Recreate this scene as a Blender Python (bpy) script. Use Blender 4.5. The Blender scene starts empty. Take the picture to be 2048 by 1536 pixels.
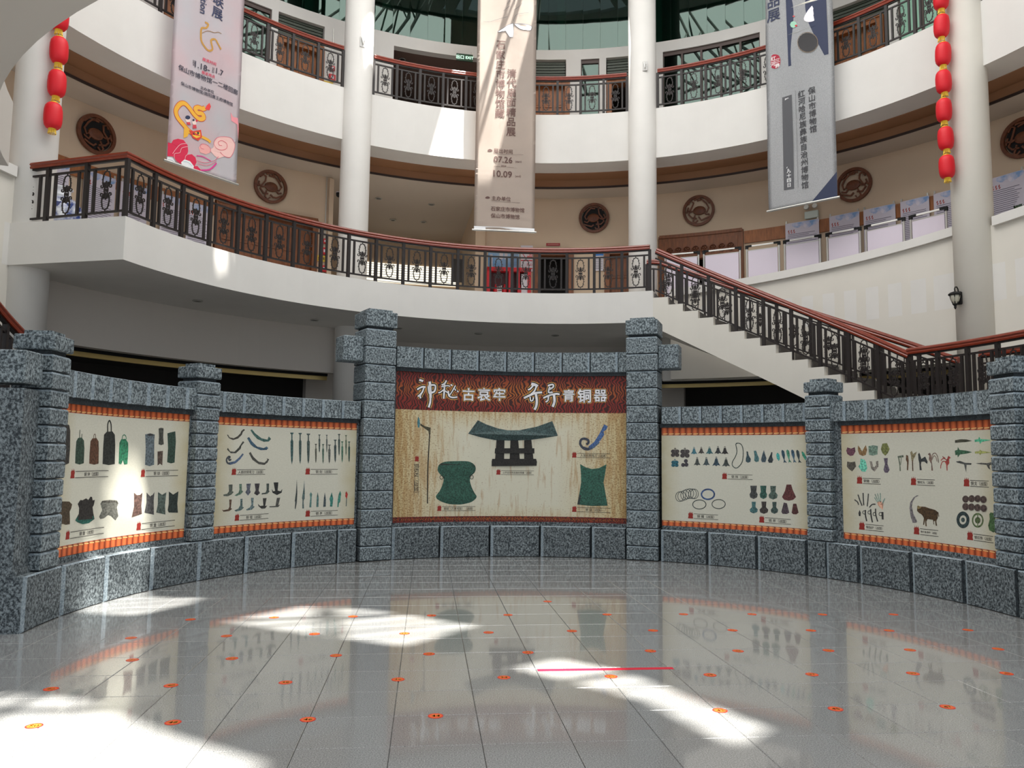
import bpy, bmesh, math, random
from mathutils import Vector, Matrix
from mathutils.geometry import tessellate_polygon
random.seed(7)
SC = bpy.context.scene
COL = SC.collection
R_ = math.radians
def lin(c):
    return tuple((v/255/12.92 if v/255 <= .04045 else ((v/255+.055)/1.055)**2.4) for v in c)
# ------------------------------------------------------------ camera, world, sun, skylight
cam = bpy.data.cameras.new('camera'); co = bpy.data.objects.new('camera', cam); COL.objects.link(co)
cam.sensor_width = 36; cam.lens = 36*1560.3/2048; cam.clip_end = 200
co.matrix_world = Matrix.Translation((0, 0, 1.882)) @ Matrix.Rotation(math.pi/2+.092571, 4, 'X') @ Matrix.Rotation(.012282, 4, 'Z')
SC.camera = co
SC.view_settings.view_transform = 'Standard'; SC.view_settings.look = 'None'
SC.view_settings.gamma = 1; SC.view_settings.use_curve_mapping = False
SC.view_settings.exposure = 0.15
w = bpy.data.worlds.new('world'); SC.world = w; w.use_nodes = True
w.node_tree.nodes['Background'].inputs[0].default_value = (.86, .93, 1, 1)
w.node_tree.nodes['Background'].inputs[1].default_value = 0.75
SUN = Vector((.245, -.245, .938)).normalized()
sd = bpy.data.lights.new('sun', 'SUN'); so = bpy.data.objects.new('sun', sd); COL.objects.link(so)
sd.energy = 20; sd.angle = R_(.75); sd.color = (1, .97, .9)
so.rotation_euler = SUN.to_track_quat('Z', 'Y').to_euler()
ld = bpy.data.lights.new('skylight', 'AREA'); lo = bpy.data.objects.new('skylight', ld); COL.objects.link(lo)
ld.shape = 'DISK'; ld.size = 15; ld.energy = 2600; ld.color = (1, .985, .96); lo.location = (.73, 10.6, 18.2)
cy = SC.cycles
cy.max_bounces = 7; cy.diffuse_bounces = 5; cy.glossy_bounces = 3; cy.transmission_bounces = 4; cy.transparent_max_bounces = 6
cy.caustics_reflective = False; cy.caustics_refractive = False; cy.sample_clamp_indirect = 6
# ------------------------------------------------------------ frames of reference
OC = Vector((.73, 11.1)); SCN = Vector((.549, 9.2945)); RS = 5.669; RP = RS+.12
Z2, Z3 = 5.8, 11.3
def pol(R, a, z, c=OC):
    return Vector((c.x+R*math.sin(R_(a)), c.y+R*math.cos(R_(a)), z))
# ------------------------------------------------------------ materials
MATS = {}
def mat(name, col, rough=.6, metal=0, var=0, scale=5, det=3, bump=0, bscale=60, spec=.5, stretch=None, col2=None, rand=0, emit=0, coat=0):
    if name in MATS: return MATS[name]
    m = bpy.data.materials.new(name); m.use_nodes = True; MATS[name] = m
    N, L = m.node_tree.nodes, m.node_tree.links
    b = N['Principled BSDF']; c = lin(col)
    b.inputs['Base Color'].default_value = (*c, 1); b.inputs['Roughness'].default_value = rough
    b.inputs['Metallic'].default_value = metal; b.inputs['Specular IOR Level'].default_value = spec
    if coat: b.inputs['Coat Weight'].default_value = coat; b.inputs['Coat Roughness'].default_value = .15
    tc = N.new('ShaderNodeTexCoord'); mp = N.new('ShaderNodeMapping'); L.new(tc.outputs['Object'], mp.inputs[0])
    if stretch: mp.inputs['Scale'].default_value = stretch
    out = None
    if var or col2:
        no = N.new('ShaderNodeTexNoise'); no.inputs['Scale'].default_value = scale; no.inputs['Detail'].default_value = det
        L.new(mp.outputs[0], no.inputs['Vector'])
        rp = N.new('ShaderNodeValToRGB'); L.new(no.outputs['Fac'], rp.inputs[0])
        e = rp.color_ramp.elements; e[0].position = .35; e[1].position = .65
        c2 = lin(col2) if col2 else tuple(min(1, v*(1+var)) for v in c)
        e[0].color = (*(c if col2 else tuple(v*(1-var) for v in c)), 1); e[1].color = (*c2, 1); out = rp.outputs[0]
    if rand:
        oi = N.new('ShaderNodeObjectInfo'); mr = N.new('ShaderNodeMapRange'); L.new(oi.outputs['Random'], mr.inputs[0])
        mr.inputs[3].default_value = 1-rand; mr.inputs[4].default_value = 1+rand
        mx = N.new('ShaderNodeVectorMath'); mx.operation = 'SCALE'
        if out: L.new(out, mx.inputs[0])
        else: mx.inputs[0].default_value = c
        L.new(mr.outputs[0], mx.inputs['Scale']); out = mx.outputs[0]
    if out: L.new(out, b.inputs['Base Color'])
    if bump:
        nb = N.new('ShaderNodeTexNoise'); nb.inputs['Scale'].default_value = bscale; L.new(mp.outputs[0], nb.inputs['Vector'])
        bp = N.new('ShaderNodeBump'); bp.inputs['Strength'].default_value = bump; bp.inputs['Distance'].default_value = .02
        L.new(nb.outputs['Fac'], bp.inputs['Height']); L.new(bp.outputs[0], b.inputs['Normal'])
    if emit:
        b.inputs['Emission Color'].default_value = (*c, 1); b.inputs['Emission Strength'].default_value = emit
    return m
M_WHITE = mat('white_paint', (222, 219, 214), .7, var=.02, scale=1.5)
M_WARM = mat('warm_white_paint', (220, 215, 205), .7, var=.02, scale=1.2)
M_SOFF = mat('soffit_paint', (205, 198, 190), .8)
M_BEIGE = mat('beige_wall', (205, 183, 158), .8, var=.03, scale=.8)
M_BROWN = mat('brown_ceiling', (150, 108, 76), .7, var=.05, scale=1)
M_DARK = mat('dark_trim', (48, 32, 26), .6)
M_IRON = mat('dark_iron', (40, 34, 33), .5, spec=.4)
M_RAIL = mat('red_wood_rail', (128, 46, 24), .32, var=.18, scale=9, stretch=(1, 1, 6), coat=.3)
M_WOOD = mat('brown_wood', (122, 72, 40), .5, var=.2, scale=6, stretch=(3, 3, .6))
M_WOOD2 = mat('light_brown_wood', (150, 92, 50), .5, var=.2, scale=6, stretch=(3, 3, .6))
M_CARVE = mat('carved_wood', (104, 58, 34), .5, var=.2, scale=12)
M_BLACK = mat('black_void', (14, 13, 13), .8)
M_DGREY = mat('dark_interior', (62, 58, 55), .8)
M_GOLD = mat('brass_strip', (196, 172, 110), .35, metal=.4)
M_RED = mat('red_silk', (222, 18, 36), .55, bump=.05, bscale=30)
M_YEL = mat('gold_fringe', (235, 195, 60), .45, metal=.2)
M_FLOORJ = mat('floor_joint', (70, 68, 66), .7)
M_STEEL = mat('steel', (190, 188, 182), .35, metal=.6)
M_STEP = mat('step_granite', (96, 92, 88), .5, var=.2, scale=60)
M_PRED = mat('signal_red', (200, 30, 40), .4)
M_PAPER = mat('paper', (214, 208, 214), .8)
def granite(name, dark, light, scale, rough=.75, bump=.25, lo=.38, hi=.66, st=(1, 1, 1), rand=.06):
    m = mat(name, dark, rough, col2=light, scale=scale, det=6, bump=bump, bscale=scale*.8, rand=rand, stretch=st)
    for n in m.node_tree.nodes:
        if n.type == 'VALTORGB': n.color_ramp.elements[0].position = lo; n.color_ramp.elements[1].position = hi
        if n.type == 'TEX_NOISE': n.inputs['Roughness'].default_value = .72
    return m
M_STONE = granite('blue_grey_stone', (50, 60, 66), (160, 172, 177), 38, lo=.43, hi=.6, st=(1, 1, .8))
M_STONEB = granite('base_stone', (40, 48, 54), (146, 156, 160), 38, lo=.43, hi=.62, st=(1, 1, .8))
M_STONEL = granite('pale_printed_highlight', (110, 126, 136), (176, 188, 196), 40)  # highlight of the printed stone edges, put into the colour
M_STONED = granite('dark_stone_and_printed_shade', (18, 22, 26), (52, 62, 68), 40)  # shade of the printed stone edges, put into the colour; also moulding and neck
M_TILE = granite('grey_granite_tile', (108, 108, 108), (184, 184, 182), 110, rough=.22, bump=0, lo=.36, hi=.66, rand=.06)
for n in M_TILE.node_tree.nodes:
    if n.type == 'BSDF_PRINCIPLED': n.inputs['Specular IOR Level'].default_value = .5; n.inputs['Coat Weight'].default_value = 1; n.inputs['Coat Roughness'].default_value = .05; n.inputs['Coat IOR'].default_value = 1.55
def patina(col):
    return mat('print_%d_%d_%d' % tuple(col), col, .7, var=.5, scale=38, det=5)
def flat(col):
    return mat('ink_%d_%d_%d' % tuple(col), col, .7)
def glass(name, tint, refl=.12):
    m = bpy.data.materials.new(name); m.use_nodes = True; N, L = m.node_tree.nodes, m.node_tree.links
    N.remove(N['Principled BSDF']); o = N['Material Output']
    t = N.new('ShaderNodeBsdfTransparent'); t.inputs[0].default_value = (*lin(tint), 1)
    g = N.new('ShaderNodeBsdfGlossy'); g.inputs['Roughness'].default_value = .015
    g.inputs[0].default_value = (.62, .76, .70, 1)
    f = N.new('ShaderNodeFresnel'); f.inputs[0].default_value = 1.45
    ad = N.new('ShaderNodeMath'); ad.operation = 'ADD'; ad.inputs[1].default_value = refl; L.new(f.outputs[0], ad.inputs[0])
    mx = N.new('ShaderNodeMixShader'); L.new(ad.outputs[0], mx.inputs[0]); L.new(t.outputs[0], mx.inputs[1]); L.new(g.outputs[0], mx.inputs[2])
    L.new(mx.outputs[0], o.inputs[0]); return m
M_GLASS = glass('green_tinted_glass', (132, 168, 158), .03)
# ------------------------------------------------------------ mesh helpers
def arcbox(bm, R0, R1, a0, a1, z0, z1, n=None, c=OC, mi=0):
    n = n or max(1, int(abs(a1-a0)/3)+1)
    zz = lambda z, t: z[0]+(z[1]-z[0])*t if isinstance(z, tuple) else z
    rows = []
    for i in range(n+1):
        t = i/n; a = a0+(a1-a0)*t
        rows.append([bm.verts.new(pol(r, a, zz(z, t), c)) for r, z in ((R0, z0), (R1, z0), (R1, z1), (R0, z1))])
    fs = []
    for i in range(n):
        for k in range(4):
            fs.append(bm.faces.new((rows[i][k], rows[i+1][k], rows[i+1][(k+1) % 4], rows[i][(k+1) % 4])))
    fs.append(bm.faces.new(rows[0][::-1])); fs.append(bm.faces.new(rows[-1]))
    for f in fs: f.material_index = mi
    return fs
def box(bm, c, s, rz=0, mi=0):
    m = Matrix.Translation(c) @ Matrix.Rotation(rz, 4, 'Z')
    v = [bm.verts.new(m @ Vector((x*s[0]/2, y*s[1]/2, z*s[2]/2))) for x in (-1, 1) for y in (-1, 1) for z in (-1, 1)]
    for q in ((0, 1, 3, 2), (4, 6, 7, 5), (0, 4, 5, 1), (2, 3, 7, 6), (0, 2, 6, 4), (1, 5, 7, 3)):
        f = bm.faces.new([v[i] for i in q]); f.material_index = mi
def sweep(bm, pts, prof, closed=False, up=Vector((0, 0, 1)), mi=0):
    """prof: list of (side, up) offsets"""
    n = len(pts); rings = []
    for i, p in enumerate(pts):
        a = pts[(i-1) % n] if (closed or i) else pts[i]; b = pts[(i+1) % n] if (closed or i < n-1) else pts[i]
        t = (b-a).normalized(); s = t.cross(up)
        if s.length < 1e-4: s = Vector((1, 0, 0))
        s.normalize(); u = s.cross(t)
        rings.append([bm.verts.new(p+s*x+u*y) for x, y in prof])
    k = len(prof)
    for i in range(n if closed else n-1):
        A, B = rings[i], rings[(i+1) % n]
        for j in range(k):
            f = bm.faces.new((A[j], A[(j+1) % k], B[(j+1) % k], B[j])); f.material_index = mi
    if not closed:
        bm.faces.new(rings[0]).material_index = mi; bm.faces.new(rings[-1][::-1]).material_index = mi
def circ(r, k=4, ph=0):
    return [(r*math.cos(ph+2*math.pi*i/k), r*math.sin(ph+2*math.pi*i/k)) for i in range(k)]
def lathe(bm, prof, c, n=16, mi=0):
    rings = []
    for r, z in prof:
        rings.append([bm.verts.new((c[0]+r*math.cos(2*math.pi*i/n), c[1]+r*math.sin(2*math.pi*i/n), c[2]+z)) for i in range(n)])
    for A, B in zip(rings, rings[1:]):
        for i in range(n):
            f = bm.faces.new((A[i], A[(i+1) % n], B[(i+1) % n], B[i])); f.material_index = mi; f.smooth = True
    for q in (rings[0][::-1], rings[-1]): bm.faces.new(q).material_index = mi
def obj(name, bm, m, parent=None, smooth=False):
    bmesh.ops.recalc_face_normals(bm, faces=bm.faces)
    me = bpy.data.meshes.new(name); bm.to_mesh(me); bm.free()
    for x in (m if isinstance(m, (list, tuple)) else [m]): me.materials.append(x)
    if smooth:
        for p in me.polygons: p.use_smooth = True
    return inst(name, me, parent)
def inst(name, me, parent=None, loc=None, rz=0):
    o = bpy.data.objects.new(name, me); COL.objects.link(o)
    if parent:
        o.parent = parent
        o.matrix_parent_inverse = PINV.get(parent.name, Matrix.Identity(4))
    if loc is not None: o.location = loc
    o.rotation_euler[2] = rz
    return o
PINV = {}
def tag(o, label, cat, group=None):
    o['label'] = label; o['category'] = cat
    if group: o['group'] = group
    return o
def thing(name, loc, label, cat, group=None, rz=0):
    o = bpy.data.objects.new(name, None); COL.objects.link(o); o.location = loc; o.rotation_euler[2] = rz; o.empty_display_size = .1
    PINV[o.name] = Matrix.Translation(-Vector(loc)) if not rz else Matrix.Identity(4)
    return tag(o, label, cat, group)
def local(name, loc, label, cat, group=None, rz=0):
    """thing whose children are modelled in its own local frame"""
    o = thing(name, loc, label, cat, group, rz); PINV[o.name] = Matrix.Identity(4); return o
def struct(name, bm, m, parent=None):
    o = obj(name, bm, m, parent)
    if not parent: o['kind'] = 'structure'
    return o
def sempty(name, loc=(0, 0, 0)):
    o = bpy.data.objects.new(name, None); COL.objects.link(o); o.location = loc; o['kind'] = 'structure'
    PINV[o.name] = Matrix.Translation(-Vector(loc)); return o
NB = bmesh.new
def walla(name, a, R, z, label, cat, group=None, c=OC):
    return local(name, pol(R, a, z, c), label, cat, group, -R_(a))
# flat print helpers ------------------------------------------------------------
def smooth_pts(P, k=3):
    n = len(P); out = []
    for i in range(n):
        a, b, c, d = P[i-1], P[i], P[(i+1) % n], P[(i+2) % n]
        for j in range(k):
            t = j/k
            out.append(tuple(.5*((2*b[q])+(-a[q]+c[q])*t+(2*a[q]-5*b[q]+4*c[q]-d[q])*t*t+(-a[q]+3*b[q]-3*c[q]+d[q])*t**3) for q in (0, 1)))
    return out
def add_poly(bm, P, f, off, mi, sm=False):
    if sm: P = smooth_pts(P)
    v = [bm.verts.new(f(x, y, off)) for x, y in P]
    for t in tessellate_polygon([[Vector((x, y, 0)) for x, y in P]]):
        try:
            q = bm.faces.new([v[i] for i in t]); q.material_index = mi
        except ValueError: pass
def add_stroke(bm, P, wd, f, off, mi):
    if len(P) > 2:
        Q = []
        for i in range(len(P)-1):
            a, b, c, d = P[max(i-1, 0)], P[i], P[i+1], P[min(i+2, len(P)-1)]
            for j in range(3):
                t = j/3
                Q.append(tuple(.5*((2*b[q])+(-a[q]+c[q])*t+(2*a[q]-5*b[q]+4*c[q]-d[q])*t*t+(-a[q]+3*b[q]-3*c[q]+d[q])*t**3) for q in (0, 1)))
        Q.append(P[-1]); P = Q
    L = []
    for i, p in enumerate(P):
        a, b = P[max(i-1, 0)], P[min(i+1, len(P)-1)]
        dx, dy = b[0]-a[0], b[1]-a[1]; l = math.hypot(dx, dy) or 1
        L.append((p[0]-dy/l*wd/2, p[1]+dx/l*wd/2, p[0]+dy/l*wd/2, p[1]-dx/l*wd/2))
    V = [(bm.verts.new(f(a, b, off)), bm.verts.new(f(c, d, off))) for a, b, c, d in L]
    for A, B in zip(V, V[1:]):
        q = bm.faces.new((A[0], A[1], B[1], B[0])); q.material_index = mi
def pairs(l): return [(l[i]/1000, l[i+1]/1000) for i in range(0, len(l), 2)]
TXT = {}; WANT = set()
def want(s, bold=0): WANT.add((s, 0))
def bake_text():
    L = []
    for s, b in WANT:
        c = bpy.data.curves.new('t', 'FONT'); c.body = s; c.align_x = 'CENTER'; c.align_y = 'CENTER'; c.resolution_u = 2
        o = bpy.data.objects.new('t', c); COL.objects.link(o); L.append((s, b, c, o))
    dg = bpy.context.evaluated_depsgraph_get()
    for s, b, c, o in L:
        me = bpy.data.meshes.new_from_object(o.evaluated_get(dg))
        V = [(v.co.x, v.co.y) for v in me.vertices]; F = [tuple(p.vertices) for p in me.polygons]
        TXT[(s, b)] = (V, F); bpy.data.meshes.remove(me)
    for s, b, c, o in L: bpy.data.objects.remove(o); bpy.data.curves.remove(c)
def ext(s, b=0):
    V = TXT[(s, 0)][0]; xs = [v[0] for v in V]; ys = [v[1] for v in V]
    return min(xs), max(xs), min(ys), max(ys)
def add_text(bm, s, cx, cy, size, f, off, mi=0, bold=0, rot=0, sx=1):
    V, F = TXT[(s, 0)]; x0, x1, y0, y1 = ext(s); mx, my = (x0+x1)/2, (y0+y1)/2
    ca, sa = math.cos(rot), math.sin(rot)
    n = 10 if bold > .04 else 4 if bold else 1
    for k in range(n):
        ox, oy = (bold*math.cos(2*math.pi*(k+.5)/n), bold*math.sin(2*math.pi*(k+.5)/n)) if bold else (0, 0)
        W = []
        for x, y in V:
            x, y = (x-mx+ox)*size*sx, (y-my+oy)*size
            W.append(bm.verts.new(f(cx+x*ca-y*sa, cy+x*sa+y*ca, off+k*.00003)))
        for t in F:
            try: bm.faces.new([W[i] for i in t]).material_index = mi
            except ValueError: pass
PRINTS={
1:[['printed_bell',[[[58,55,52],'p',0,[9,1554,138,1560,203,1532,231,1468,250,1260,247,1088,180,1071,8,1071,11,1174]],[[58,55,52],'s',18,[56,1554,55,1616,73,1641,96,1642,117,1615,122,1557]]]],['printed_bell',[[[52,72,60],'p',0,[371,1349,405,1390,480,1398,529,1361,550,1263,555,1085,470,1070,377,1086,370,1218]],[[52,72,60],'s',11,[432,1390,432,1488]],[[52,72,60],'s',11,[476,1391,480,1441]]]],['printed_bell',[[[92,62,46],'p',0,[665,1355,699,1392,780,1399,828,1359,843,1267,856,1078,769,1065,666,1080,661,1219]],[[92,62,46],'s',9,[724,1395,726,1434,741,1445,758,1435,768,1396]]]],['printed_bell',[[[45,48,45],'p',0,[931,1444,979,1483,1095,1492,1146,1451,1167,1318,1180,1071,1062,1058,937,1073,929,1268]],[[45,48,45],'s',22,[1001,1482,992,1578,1021,1628,1058,1581,1071,1485]]]],['printed_bell',[[[48,120,88],'p',0,[1247,1348,1279,1395,1365,1401,1420,1351,1431,1254,1429,1069,1365,1062,1335,1118,1308,1065,1256,1075,1250,1223]],[[48,120,88],'s',12,[1296,1393,1301,1436,1331,1454,1365,1438,1377,1395]]]],['printed_tube',[[[100,112,118],'p',0,[1743,1473,1838,1490,1931,1476,1927,1382,1949,1056,1865,1036,1772,1055,1769,1278]],[[50,50,52],'p',0,[1899,1471,1893,1464,1877,1458,1854,1454,1827,1453,1803,1456,1786,1461,1780,1468,1785,1475,1801,1481,1825,1485,1851,1486,1875,1483,1892,1478]]]],['printed_tube',[[[72,74,68],'p',0,[1998,1564,2044,1575,2094,1570,2095,1448,2114,1344,2062,1331,2012,1343,2013,1446]]]],['printed_tube',[[[88,74,66],'p',0,[2001,1240,2104,1251,2107,1044,2060,1070,2016,1043]]]],['printed_tube',[[[50,72,62],'p',0,[2173,1502,2254,1521,2323,1534,2344,1391,2340,1085,2271,1072,2197,1090,2200,1283]]]],['printed_drum',[[[75,62,46],'p',0,[3,634,137,647,306,635,368,599,357,556,327,515,342,428,348,367,261,366,199,382,20,387]]]],['printed_drum',[[[45,42,40],'p',0,[483,596,531,642,576,635,648,655,694,633,734,672,764,666,783,624,827,626,811,563,789,538,811,464,843,389,738,348,606,344,499,381,455,402,518,476,518,546]],[[35,90,80],'p',0,[472,427,521,449,674,402,817,432,835,390,738,348,606,344,499,376,455,400]]]],['printed_drum',[[[105,105,98],'p',0,[941,574,974,607,1118,611,1262,598,1297,558,1270,508,1309,391,1257,339,1211,370,1166,402,1107,420,1024,384,959,380,928,410,985,489]],[[80,78,72],'p',0,[1279,574,1264,563,1221,556,1158,555,1088,559,1023,568,978,579,961,591,976,602,1019,608,1083,610,1154,606,1218,598,1262,586]]]],['printed_box',[[[95,72,65],'p',0,[1589,684,1649,647,1712,649,1752,677,1750,568,1745,499,1765,389,1570,355,1605,497]]]],['printed_box',[[[75,75,75],'p',0,[1833,676,1904,619,1952,639,1984,676,1979,557,1997,361,1813,404,1841,534]]]],['printed_box',[[[85,98,92],'p',0,[2052,673,2134,631,2213,664,2200,494,2217,349,2038,389,2060,502]]]],['printed_box',[[[45,55,52],'p',0,[2260,673,2344,625,2443,669,2434,492,2453,360,2278,374,2256,408,2269,501]]]]],
2:[['printed_curved_knife',[[[70,68,62],'p',0,[496,1615,525,1604,485,1568,466,1521,399,1461,303,1435,225,1462,184,1512,201,1519,238,1474,315,1464,384,1495,437,1543,456,1585]]]],['printed_curved_knife',[[[65,100,95],'p',0,[626,1602,657,1615,723,1552,846,1478,959,1457,984,1512,1028,1471,988,1428,891,1420,763,1464,690,1527]]]],['printed_curved_knife',[[[70,72,66],'p',0,[492,1422,521,1406,468,1346,457,1300,370,1229,273,1228,197,1284,212,1313,257,1257,341,1252,421,1322]]]],['printed_curved_knife',[[[60,88,108],'p',0,[571,1471,607,1492,667,1421,769,1340,896,1318,950,1345,982,1320,953,1289,842,1282,699,1333,642,1373]]]],['printed_curved_knife',[[[75,75,70],'p',0,[617,1232,648,1253,707,1174,809,1097,921,1080,975,1128,959,1152,1009,1137,977,1080,923,1044,811,1056,689,1127]]]],['printed_curved_knife',[[[85,105,135],'p',0,[496,1228,521,1213,459,1137,379,1074,269,1045,205,1068,239,1085,349,1103,430,1160]],[[70,75,82],'s',29,[285,1135,258,1120,236,1142,262,1169,227,1171,195,1125,218,1077,268,1063]]]],['printed_sword',[[[55,88,88],'p',0,[1390,1587,1454,1589,1455,1573,1435,1556,1439,1470,1455,1443,1460,1265,1458,1115,1445,1050,1427,1114,1412,1265,1402,1442,1415,1469,1412,1556,1391,1571]]]],['printed_sword',[[[70,88,86],'p',0,[1550,1587,1611,1589,1611,1573,1593,1556,1596,1470,1612,1444,1617,1267,1615,1117,1603,1053,1585,1117,1571,1266,1561,1443,1574,1470,1571,1556,1551,1571]]]],['printed_sword',[[[70,84,82],'p',0,[1704,1579,1772,1581,1772,1566,1752,1549,1755,1466,1772,1440,1776,1268,1773,1122,1759,1059,1740,1121,1726,1267,1716,1439,1730,1465,1727,1549,1705,1564]]]],['printed_sword',[[[88,90,80],'p',0,[1869,1407,1910,1408,1910,1398,1898,1387,1900,1334,1910,1317,1913,1206,1911,1112,1903,1072,1891,1112,1882,1206,1876,1317,1885,1333,1883,1387,1870,1397]]]],['printed_sword',[[[75,88,84],'p',0,[1929,1569,1973,1570,1973,1561,1959,1551,1961,1500,1972,1485,1974,1380,1972,1291,1963,1253,1950,1291,1942,1379,1936,1484,1945,1500,1943,1551,1929,1560]]]],['printed_sword',[[[80,105,92],'p',0,[2005,1406,2049,1407,2049,1396,2036,1386,2038,1331,2049,1314,2051,1201,2050,1105,2040,1064,2028,1105,2019,1200,2012,1313,2022,1331,2020,1386,2006,1396]]]],['printed_sword',[[[80,88,85],'p',0,[2076,1569,2109,1570,2110,1561,2100,1551,2101,1501,2110,1485,2112,1381,2111,1293,2104,1255,2095,1292,2087,1380,2082,1484,2089,1500,2087,1551,2076,1560]]]],['printed_sword',[[[95,100,95],'p',0,[2121,1399,2175,1400,2176,1390,2159,1380,2161,1327,2174,1310,2176,1201,2172,1108,2161,1068,2146,1108,2135,1200,2129,1310,2141,1326,2139,1380,2122,1389]]]],['printed_sword',[[[60,75,75],'p',0,[2230,1487,2284,1489,2285,1477,2268,1464,2271,1399,2284,1379,2286,1245,2284,1132,2272,1084,2257,1132,2246,1245,2239,1378,2251,1399,2248,1464,2231,1475]]]],['printed_sword',[[[65,80,75],'p',0,[2305,1589,2352,1590,2352,1578,2338,1566,2340,1504,2352,1485,2354,1357,2352,1249,2342,1202,2329,1249,2319,1357,2312,1484,2323,1504,2321,1566,2305,1577]]]],['printed_sword',[[[75,115,95],'p',0,[2372,1461,2415,1462,2416,1450,2402,1439,2404,1378,2415,1359,2418,1234,2416,1127,2407,1082,2394,1127,2385,1233,2379,1358,2388,1378,2386,1438,2372,1450]]]],['printed_sword',[[[92,105,85],'p',0,[2444,1574,2481,1575,2482,1564,2470,1553,2472,1493,2482,1475,2484,1352,2483,1248,2476,1204,2465,1248,2457,1352,2451,1474,2459,1493,2457,1552,2445,1563]]]],['printed_sword',[[[65,90,80],'p',0,[2504,1461,2548,1462,2548,1451,2535,1439,2537,1379,2548,1360,2550,1236,2548,1130,2539,1085,2526,1130,2517,1235,2511,1359,2521,1378,2519,1439,2504,1450]]]],['printed_axe',[[[85,92,85],'p',0,[258,739,334,740,333,635,361,622,322,584,254,560,171,567,167,589,238,598,271,637]]]],['printed_axe',[[[90,115,100],'p',0,[459,744,507,745,513,641,541,628,502,583,420,558,378,565,398,581,452,608,468,654]]]],['printed_axe',[[[95,98,110],'p',0,[593,745,680,747,665,648,685,612,635,556,581,610,609,655]]]],['printed_axe',[[[62,58,62],'p',0,[750,745,847,746,832,632,862,590,808,552,747,587,776,639]]]],['printed_axe',[[[72,82,78],'p',0,[976,740,1025,741,1026,627,1043,614,1001,574,891,565,896,589,965,593,984,640]]]],['printed_axe',[[[42,44,44],'p',0,[1110,756,1201,757,1193,622,1249,609,1282,647,1271,584,1182,548,1097,589,1078,652,1110,612,1145,617]]]],['printed_axe',[[[92,70,55],'p',0,[282,508,330,507,320,374,348,361,294,330,184,324,152,360,183,349,272,359,293,398]]]],['printed_axe',[[[85,105,105],'p',0,[495,509,533,511,540,386,568,371,515,330,420,314,388,336,459,356,497,411]]]],['printed_axe',[[[105,125,128],'p',0,[692,519,745,519,740,389,771,376,722,331,626,321,609,337,679,368,707,414]]]],['printed_axe',[[[60,60,58],'p',0,[918,505,990,505,969,379,1007,383,971,338,902,337,844,378,828,420,872,383,934,386]]]],['printed_axe',[[[80,80,76],'p',0,[1185,502,1247,503,1218,381,1252,392,1219,351,1053,352,1049,370,1163,371]]]],['printed_spearhead',[[[62,70,70],'p',0,[1549,804,1569,589,1567,417,1547,301,1533,308,1535,418,1527,443,1544,589]]]],['printed_spearhead',[[[85,105,105],'p',0,[1691,790,1711,585,1713,474,1694,438,1706,308,1674,309,1673,450,1660,488,1685,648]]]],['printed_spearhead',[[[95,135,130],'p',0,[1827,583,1852,545,1845,489,1845,321,1807,322,1817,483,1804,546]]]],['printed_spearhead',[[[80,115,112],'p',0,[1957,580,1980,479,1981,323,1939,324,1942,493]]]],['printed_spearhead',[[[72,85,90],'p',0,[2094,571,2118,450,2120,324,2071,320,2078,477]]]],['printed_spearhead',[[[60,125,115],'p',0,[2225,571,2257,460,2245,320,2199,322,2203,398,2185,455]]]],['printed_spearhead',[[[70,135,120],'p',0,[2385,593,2405,546,2392,393,2369,380,2363,310,2339,311,2344,445,2359,534]]]],['printed_spearhead',[[[170,50,45],'p',0,[2504,585,2534,530,2516,441,2486,493,2488,557]],[[95,110,110],'s',16,[2511,454,2509,319]]]]],
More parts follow.
